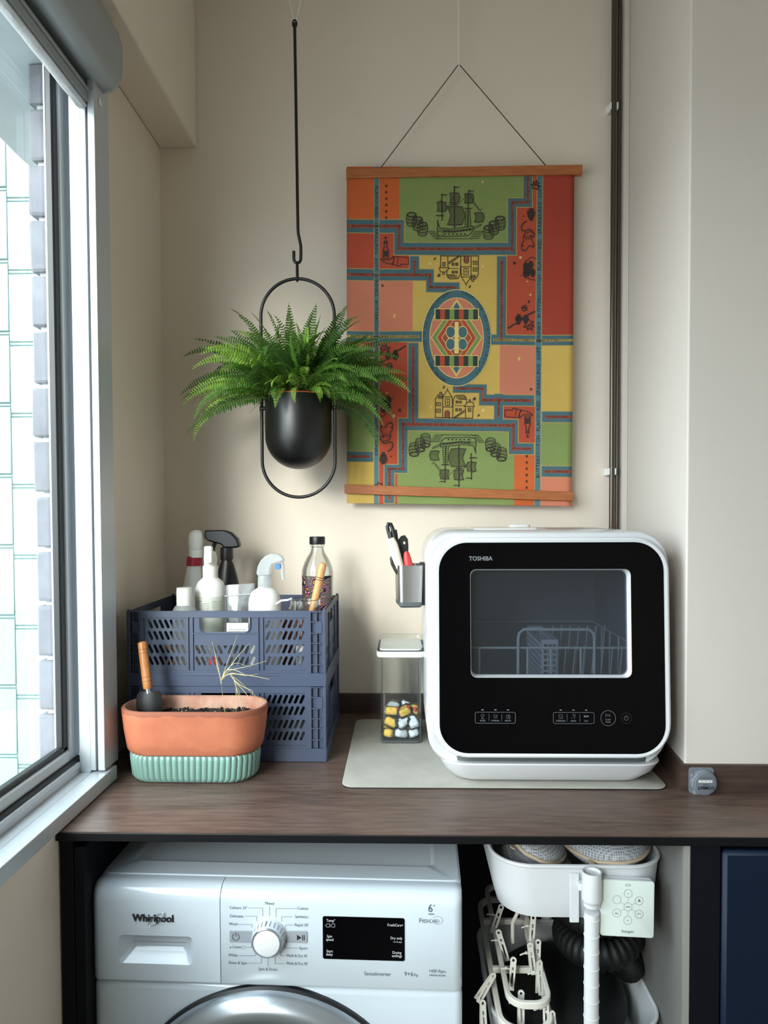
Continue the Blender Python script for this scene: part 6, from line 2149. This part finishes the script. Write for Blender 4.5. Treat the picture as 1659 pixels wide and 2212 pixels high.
for i, ch_ in enumerate(s_):
    if ch_ == ' ': continue
    a = radians(248 - (248 - 100) * i / len(s_)) * 1.0
    a = radians(-112 - 150 * i / len(s_))
    cx_, cy_ = MC[0] + 66.5 * cos(a), -(MC[1]) + 95 * sin(a)
    put_text(lt, ch_, cx_, cy_, 7.5, lambda u, v: cloth(u, -v, 0.0018), 'C', rot=a - pi / 2, sx=0.9)
s_ = ' FROM THE ORIGINAL RECIPE'
for i, ch_ in enumerate(s_):
    if ch_ == ' ': continue
    a = radians(84 - 140 * i / len(s_))
    cx_, cy_ = MC[0] + 66.5 * cos(a), -(MC[1]) + 95 * sin(a)
    put_text(lt, ch_, cx_, cy_, 7.5, lambda u, v: cloth(u, -v, 0.0018), 'C', rot=a - pi / 2, sx=0.9)
tag(lt.build('ring_lettering', M['cloth_dark'], mo_, world=True), kind='stuff')
# bars and cord
def bar(name, xa, xb, ya_l, ya_r):
    m_ = MB()
    for (yf, yb_) in ((0.0075, 0.0012), (-0.0012, -0.0075)):
        pl_ = []
        for px, yy in ((xa, ya_l), (xb, ya_r)):
            a = Vector(cloth(px, yy)); b_ = Vector(cloth(px, yy + 20))
            pl_.append((a, b_))
        vs = []
        for (a, b_) in pl_:
            for q in (a, b_):
                vs.append((q.x, 1.716 - yf, q.z)); vs.append((q.x, 1.716 - yb_, q.z))
        m_.add(vs, [(0, 1, 3, 2), (4, 6, 7, 5), (0, 4, 5, 1), (2, 3, 7, 6), (0, 2, 6, 4), (1, 5, 7, 3)])
    return m_.build(name, M['bar'], whg, world=True, bevel=0.0012)
bar('top_bar', 748, 1257, 367, 358)
bar('bottom_bar', 744, 1244, 1047, 1057)
ap = Vector((0.137, 1.7135, 2.503))
cA = Vector(cloth(822, 364)); cB = Vector(cloth(1180, 358))
for q in (cA, cB):
    MB().tube([Vector((q.x, 1.716, q.z - 0.008)), Vector((q.x, 1.716, q.z)), ap], 0.0011, 6).build('cord', M['cord_b'], whg, world=True)
MB().ball((ap.x, ap.y, ap.z), 0.0022, n=8).build('knot', M['cord_b'], whg, world=True)
tag(MB().tube([(0.137, 1.712, 2.498), (0.1365, 1.712, 2.65), (0.1365, 1.712, 2.80)], 0.0021, 6).build('hanging_string', M['cord_w']), 'white string holding up the patchwork wall hanging', 'string')
# ================================================================== HANGING FERN
HPX, HPY = -0.2305, 1.58
rod = thing('hanging_rod', 'long black metal hook rod hanging from clear cord', 'hook rod', (-0.2315, HPY, 2.02))
pts = [(-0.2318, HPY, 2.515), (-0.2300, HPY, 2.300), (-0.2282, HPY, 2.075), (-0.2275, HPY, 2.060), (-0.2245, HPY, 2.046), (-0.2222, HPY, 2.034), (-0.2220, HPY, 2.020), (-0.2222, HPY, 2.008)]
for i in range(1, 11):
    a = radians(-180 * i / 10)
    pts.append((-0.2300 + 0.0078 * cos(a), HPY, 2.006 + 0.0095 * sin(a)))
pts.append((-0.2378, HPY, 2.0225))
MB().tube(pts, 0.0034, 12).build('rod', M['blackmatte'], rod, world=True)
MB().tube([(-0.2318 + 0.004 * cos(2 * pi * i / 16), HPY, 2.514 + 0.0075 * sin(2 * pi * i / 16)) for i in range(16)], 0.0022, 8, closed=True).build('eye', M['blackmatte'], rod, world=True)
MB().tube([(-0.262, HPY, 2.80), (-0.246, HPY, 2.58), (-0.2325, HPY, 2.517), (-0.2295, HPY, 2.517), (-0.214, HPY, 2.58), (-0.198, HPY, 2.80)], 0.0013, 6).build('cord', M['cord_w'], rod, world=True)

hp_ = thing('hanging_planter', 'matte black dome pot in an oval wire ring hanging from the hook rod', 'planter', (HPX, HPY, 1.48))
R1 = 0.0815
zc1, zc0 = 1.962 - R1, 1.480 + R1
oval = [(HPX + R1 * cos(radians(a)), HPY, zc1 + R1 * sin(radians(a))) for a in range(0, 181, 4)] + [(HPX + R1 * cos(radians(a)), HPY, zc0 + R1 * sin(radians(a))) for a in range(180, 361, 4)]
MB().tube(oval, 0.0036, 12, closed=True).build('ring_frame', M['blackmatte'], hp_, world=True)
MB().tube([(HPX, HPY + 0.0055 * sin(2 * pi * i / 24), 1.9775 + 0.0205 * cos(2 * pi * i / 24)) for i in range(24)], 0.0026, 8, closed=True).build('link', M['blackmatte'], hp_, world=True)
pr_ = [(0.0735, 1.700), (0.0735, 1.625)]
for i in range(1, 13):
    a = radians(90 * i / 12)
    pr_.append((0.0735 * cos(a), 1.6155 - 0.0735 * sin(a) * 1.0 + 0.0))
ins_ = [(0.0, 1.552)] + [(0.0705 * cos(radians(90 - 90 * i / 12)), 1.6155 - 0.0705 * cos(radians(90 * i / 12)) * 0.9) for i in range(1, 12)] + [(0.0705, 1.625), (0.0705, 1.700)]
prof_ = list(reversed(pr_)) + [(0.0728, 1.7012), (0.0712, 1.7012)] + list(reversed(ins_))
MB().lathe([(r, z) for r, z in prof_], (HPX, HPY, 0), 56).build('pot', M['blackmatte'], hp_, world=True, ang=50)
for s_ in (-1, 1):
    MB().cyl((HPX + s_ * 0.072, HPY, 1.6775), (HPX + s_ * 0.086, HPY, 1.6775), 0.0048, n=16).build('pivot', M['blackmatte'], hp_, world=True, bevel=0.001)

fe = thing('fern', 'bushy green sword fern growing in the hanging black pot', 'fern', (HPX, HPY, 1.625))
MB().lathe([(0.050, 0.0), (0.068, 0.07), (0.0695, 0.0785), (0.0685, 0.0795), (0.066, 0.0785), (0.064, 0.068), (0.0, 0.068)], n=40).build('nursery_pot', M['orange'], fe)
rt = random.Random(77)


def frond_mesh(L, el, droop, wmax, mi, seed, side=0.0, twist=0.0):
    """arching frond in the XZ plane, starting at the origin"""
    r = random.Random(seed)
    N = 30
    pts = []
    p = Vector((0, 0, 0))
    a = el
    ds = L / N
    for i in range(N + 1):
        pts.append(p.copy())
        a -= droop / N * (0.5 + 1.0 * i / N)
        p = p + Vector((cos(a), 0, sin(a))) * ds
        p.y += side * ds * (i / N)
    b = MB()
    b.tube(pts[::2], 0.0009, 4, mi=0, rf=lambda q: 1 - 0.6 * q)
    n = int(L / 0.0060)
    for i in range(n):
        s_ = 0.10 + 0.89 * i / n
        k = s_ * N
        i0 = min(N - 1, int(k))
        c = pts[i0].lerp(pts[i0 + 1], k - i0)
        t = (pts[i0 + 1] - pts[i0]).normalized()
        up = Vector((-t.z, 0, t.x))
        lat = Vector((0, cos(twist), 0)) + up * sin(twist)
        up = up * cos(twist) - Vector((0, sin(twist), 0))
        prof = min(1.0, (s_ - 0.06) / 0.16) * (1 - max(0, (s_ - 0.45) / 0.56) ** 1.6)
        ln = wmax * max(0.12, prof) * r.uniform(0.86, 1.08)
        w = 0.0036 * (0.6 + 0.4 * prof) * (L / 0.2 if L < 0.2 else 1)
        w = max(w, 0.0026)
        for sg in (-1, 1):
            tw = r.uniform(-0.28, 0.28)
            d = (lat * sg * 0.93 + t * 0.28 + up * (0.22 + tw * 0.6)).normalized()
            nrm = (up + Vector((0, 0, 0)) + t * tw).normalized()
            sidev = d.cross(nrm).normalized()
            q0 = c + sidev * w * 0.35
            q1 = c - sidev * w * 0.35
            m0 = c + d * ln * 0.45 + sidev * w * 0.62 - up * 0.0006
            m1 = c + d * ln * 0.45 - sidev * w * 0.62 - up * 0.0006
            mm = c + d * ln * 0.45 + nrm * 0.0009
            cc = c + nrm * 0.0005
            e0 = c + d * ln * 0.82 + sidev * w * 0.42 - nrm * ln * 0.10
            e1 = c + d * ln * 0.82 - sidev * w * 0.42 - nrm * ln * 0.10
            tip = c + d * ln - nrm * ln * 0.22
            b.add([q0, q1, m0, m1, mm, cc, e0, e1, tip], [(5, 0, 2, 4), (1, 5, 4, 3), (4, 2, 6, 8), (3, 4, 8, 7)], mi)
    return b


pool = []
specs = [(0.235, 1.15, 1.7, 0.0175), (0.21, 1.35, 1.25, 0.0175), (0.185, 1.45, 0.8, 0.017), (0.16, 1.55, 0.5, 0.016), (0.195, 0.95, 1.6, 0.0175), (0.17, 0.75, 1.5, 0.017), (0.13, 1.3, 1.2, 0.015), (0.15, 0.45, 1.3, 0.016), (0.11, 0.8, 1.9, 0.014), (0.225, 0.7, 1.0, 0.017)]
for i, sp in enumerate(specs):
    for v in range(2):
        for g in range(3):
            pool.append((sp, g, frond_mesh(sp[0], sp[1], sp[2], sp[3], 1, 100 + i * 7 + v * 3 + g, rt.uniform(-0.35, 0.35), (rt.uniform(-0.3, 0.3) if v == 0 else rt.choice((-1, 1)) * rt.uniform(0.8, 1.25))).build('frond', [M['stem'], (M['frond'], M['frond2'], M['frond3'])[g]], fe, ang=80), v))
used_ = set()


def put_frond(idx, az, base_r, z=0.070, scale=1.0, roll=0.0, pitch=0.0):
    o = pool[idx][2]
    if idx in used_:
        o = o.copy()
        COL.objects.link(o)
        o.parent = fe
    used_.add(idx)
    o.matrix_basis = Matrix.Translation((base_r * cos(az), base_r * sin(az), z)) @ Matrix.Rotation(az, 4, 'Z') @ Matrix.Rotation(-pitch, 4, 'Y') @ Matrix.Rotation(roll, 4, 'X') @ Matrix.Scale(scale, 4)
    return o


def pick(kinds, g=None, tw=None):
    c = [i for i, p in enumerate(pool) if specs.index(p[0]) in kinds and (g is None or p[1] in g) and (tw is None or p[3] == tw)]
    return rt.choice(c)


# mid tier reaching outwards, mostly to both sides
for i in range(110):
    az = (0 if i % 2 else pi) + rt.uniform(-1.15, 1.15) if i % 4 else rt.uniform(0, 2 * pi)
    back = sin(az) > 0.5
    kinds = (2, 3, 6) if back else (1, 2, 4, 0, 5, 1)
    put_frond(pick(kinds, (0, 1, 2) if i % 3 == 0 else (0, 2), 1 if abs(cos(az)) > 0.7 else None), az, rt.uniform(0.015, 0.06), 0.068 + rt.uniform(0, 0.012), rt.uniform(0.88, 1.12), rt.uniform(-0.7, 0.7), rt.uniform(-0.30, 0.22))
# upright centre
for i in range(66):
    az = rt.uniform(0, 2 * pi)
    k_ = (3, 6, 2) if sin(az) > 0.3 else (2, 3, 1, 3)
    put_frond(pick(k_, (0, 2, 1) if i % 2 else (0,)), az, rt.uniform(0.0, 0.055), 0.066, rt.uniform(0.85, 1.15), rt.uniform(-0.8, 0.8), rt.uniform(-0.30, 0.15))
# short ones spilling over the front rim
for i in range(44):
    az = -pi / 2 + rt.uniform(-1.5, 1.5)
    put_frond(pick((7, 8, 6, 5), (0, 1, 2) if i % 2 else (0, 1)), az, rt.uniform(0.03, 0.056), 0.074 + rt.uniform(0, 0.035), rt.uniform(0.55, 0.85), rt.uniform(-0.7, 0.7), rt.uniform(-0.35, 0.25))
for i in range(16):
    az = -pi / 2 + rt.uniform(-1.3, 1.3)
    put_frond(pick((8, 6), (0, 1), 0), az, 0.060, 0.086, rt.uniform(0.5, 0.8), rt.uniform(-0.4, 0.4), rt.uniform(-0.9, -0.4))
# long trailing fronds seen left and right
for (kind, az, pt_, sc_) in ((0, pi + 0.25, -0.95, 1.0), (9, pi + 0.4, -0.7, 1.0), (4, 0.2, -0.95, 1.0), (0, pi + 0.15, -0.55, 1.0), (9, pi - 0.1, -0.25, 1.02), (0, pi + 0.5, -0.75, 0.95), (4, pi - 0.3, -0.45, 1.1), (1, pi + 0.1, -0.05, 0.98), (9, 0.1, -0.1, 1.0), (0, -0.2, -0.4, 1.0), (9, -0.15, -0.05, 0.95), (4, -0.45, -0.7, 1.05), (4, 0.05, -0.55, 1.0)):
    put_frond(pick((kind,), (0, 2, 1), 1), az, 0.045, 0.072, sc_, rt.uniform(-0.3, 0.3), pt_)
for i in range(5):
    az = pi + rt.uniform(-1.1, 0.9) if i < 4 else rt.uniform(-0.6, 0.4)
    p = Vector((0.066 * cos(az), 0.066 * sin(az), 0.08))
    q = [p]
    d = Vector((cos(az), sin(az), 0.4)) * 0.012
    for k in range(5):
        d += Vector((rt.uniform(-0.003, 0.003), rt.uniform(-0.003, 0.003), -0.0035))
        if p.y + d.y > 0.14: d.y = -0.002
        p = p + d
        q.append(p)
    MB().tube(q, 0.0005, 4).build('runner', M['root'], fe)
for i, p in enumerate(pool):
    if i not in used_: bpy.data.objects.remove(p[2])
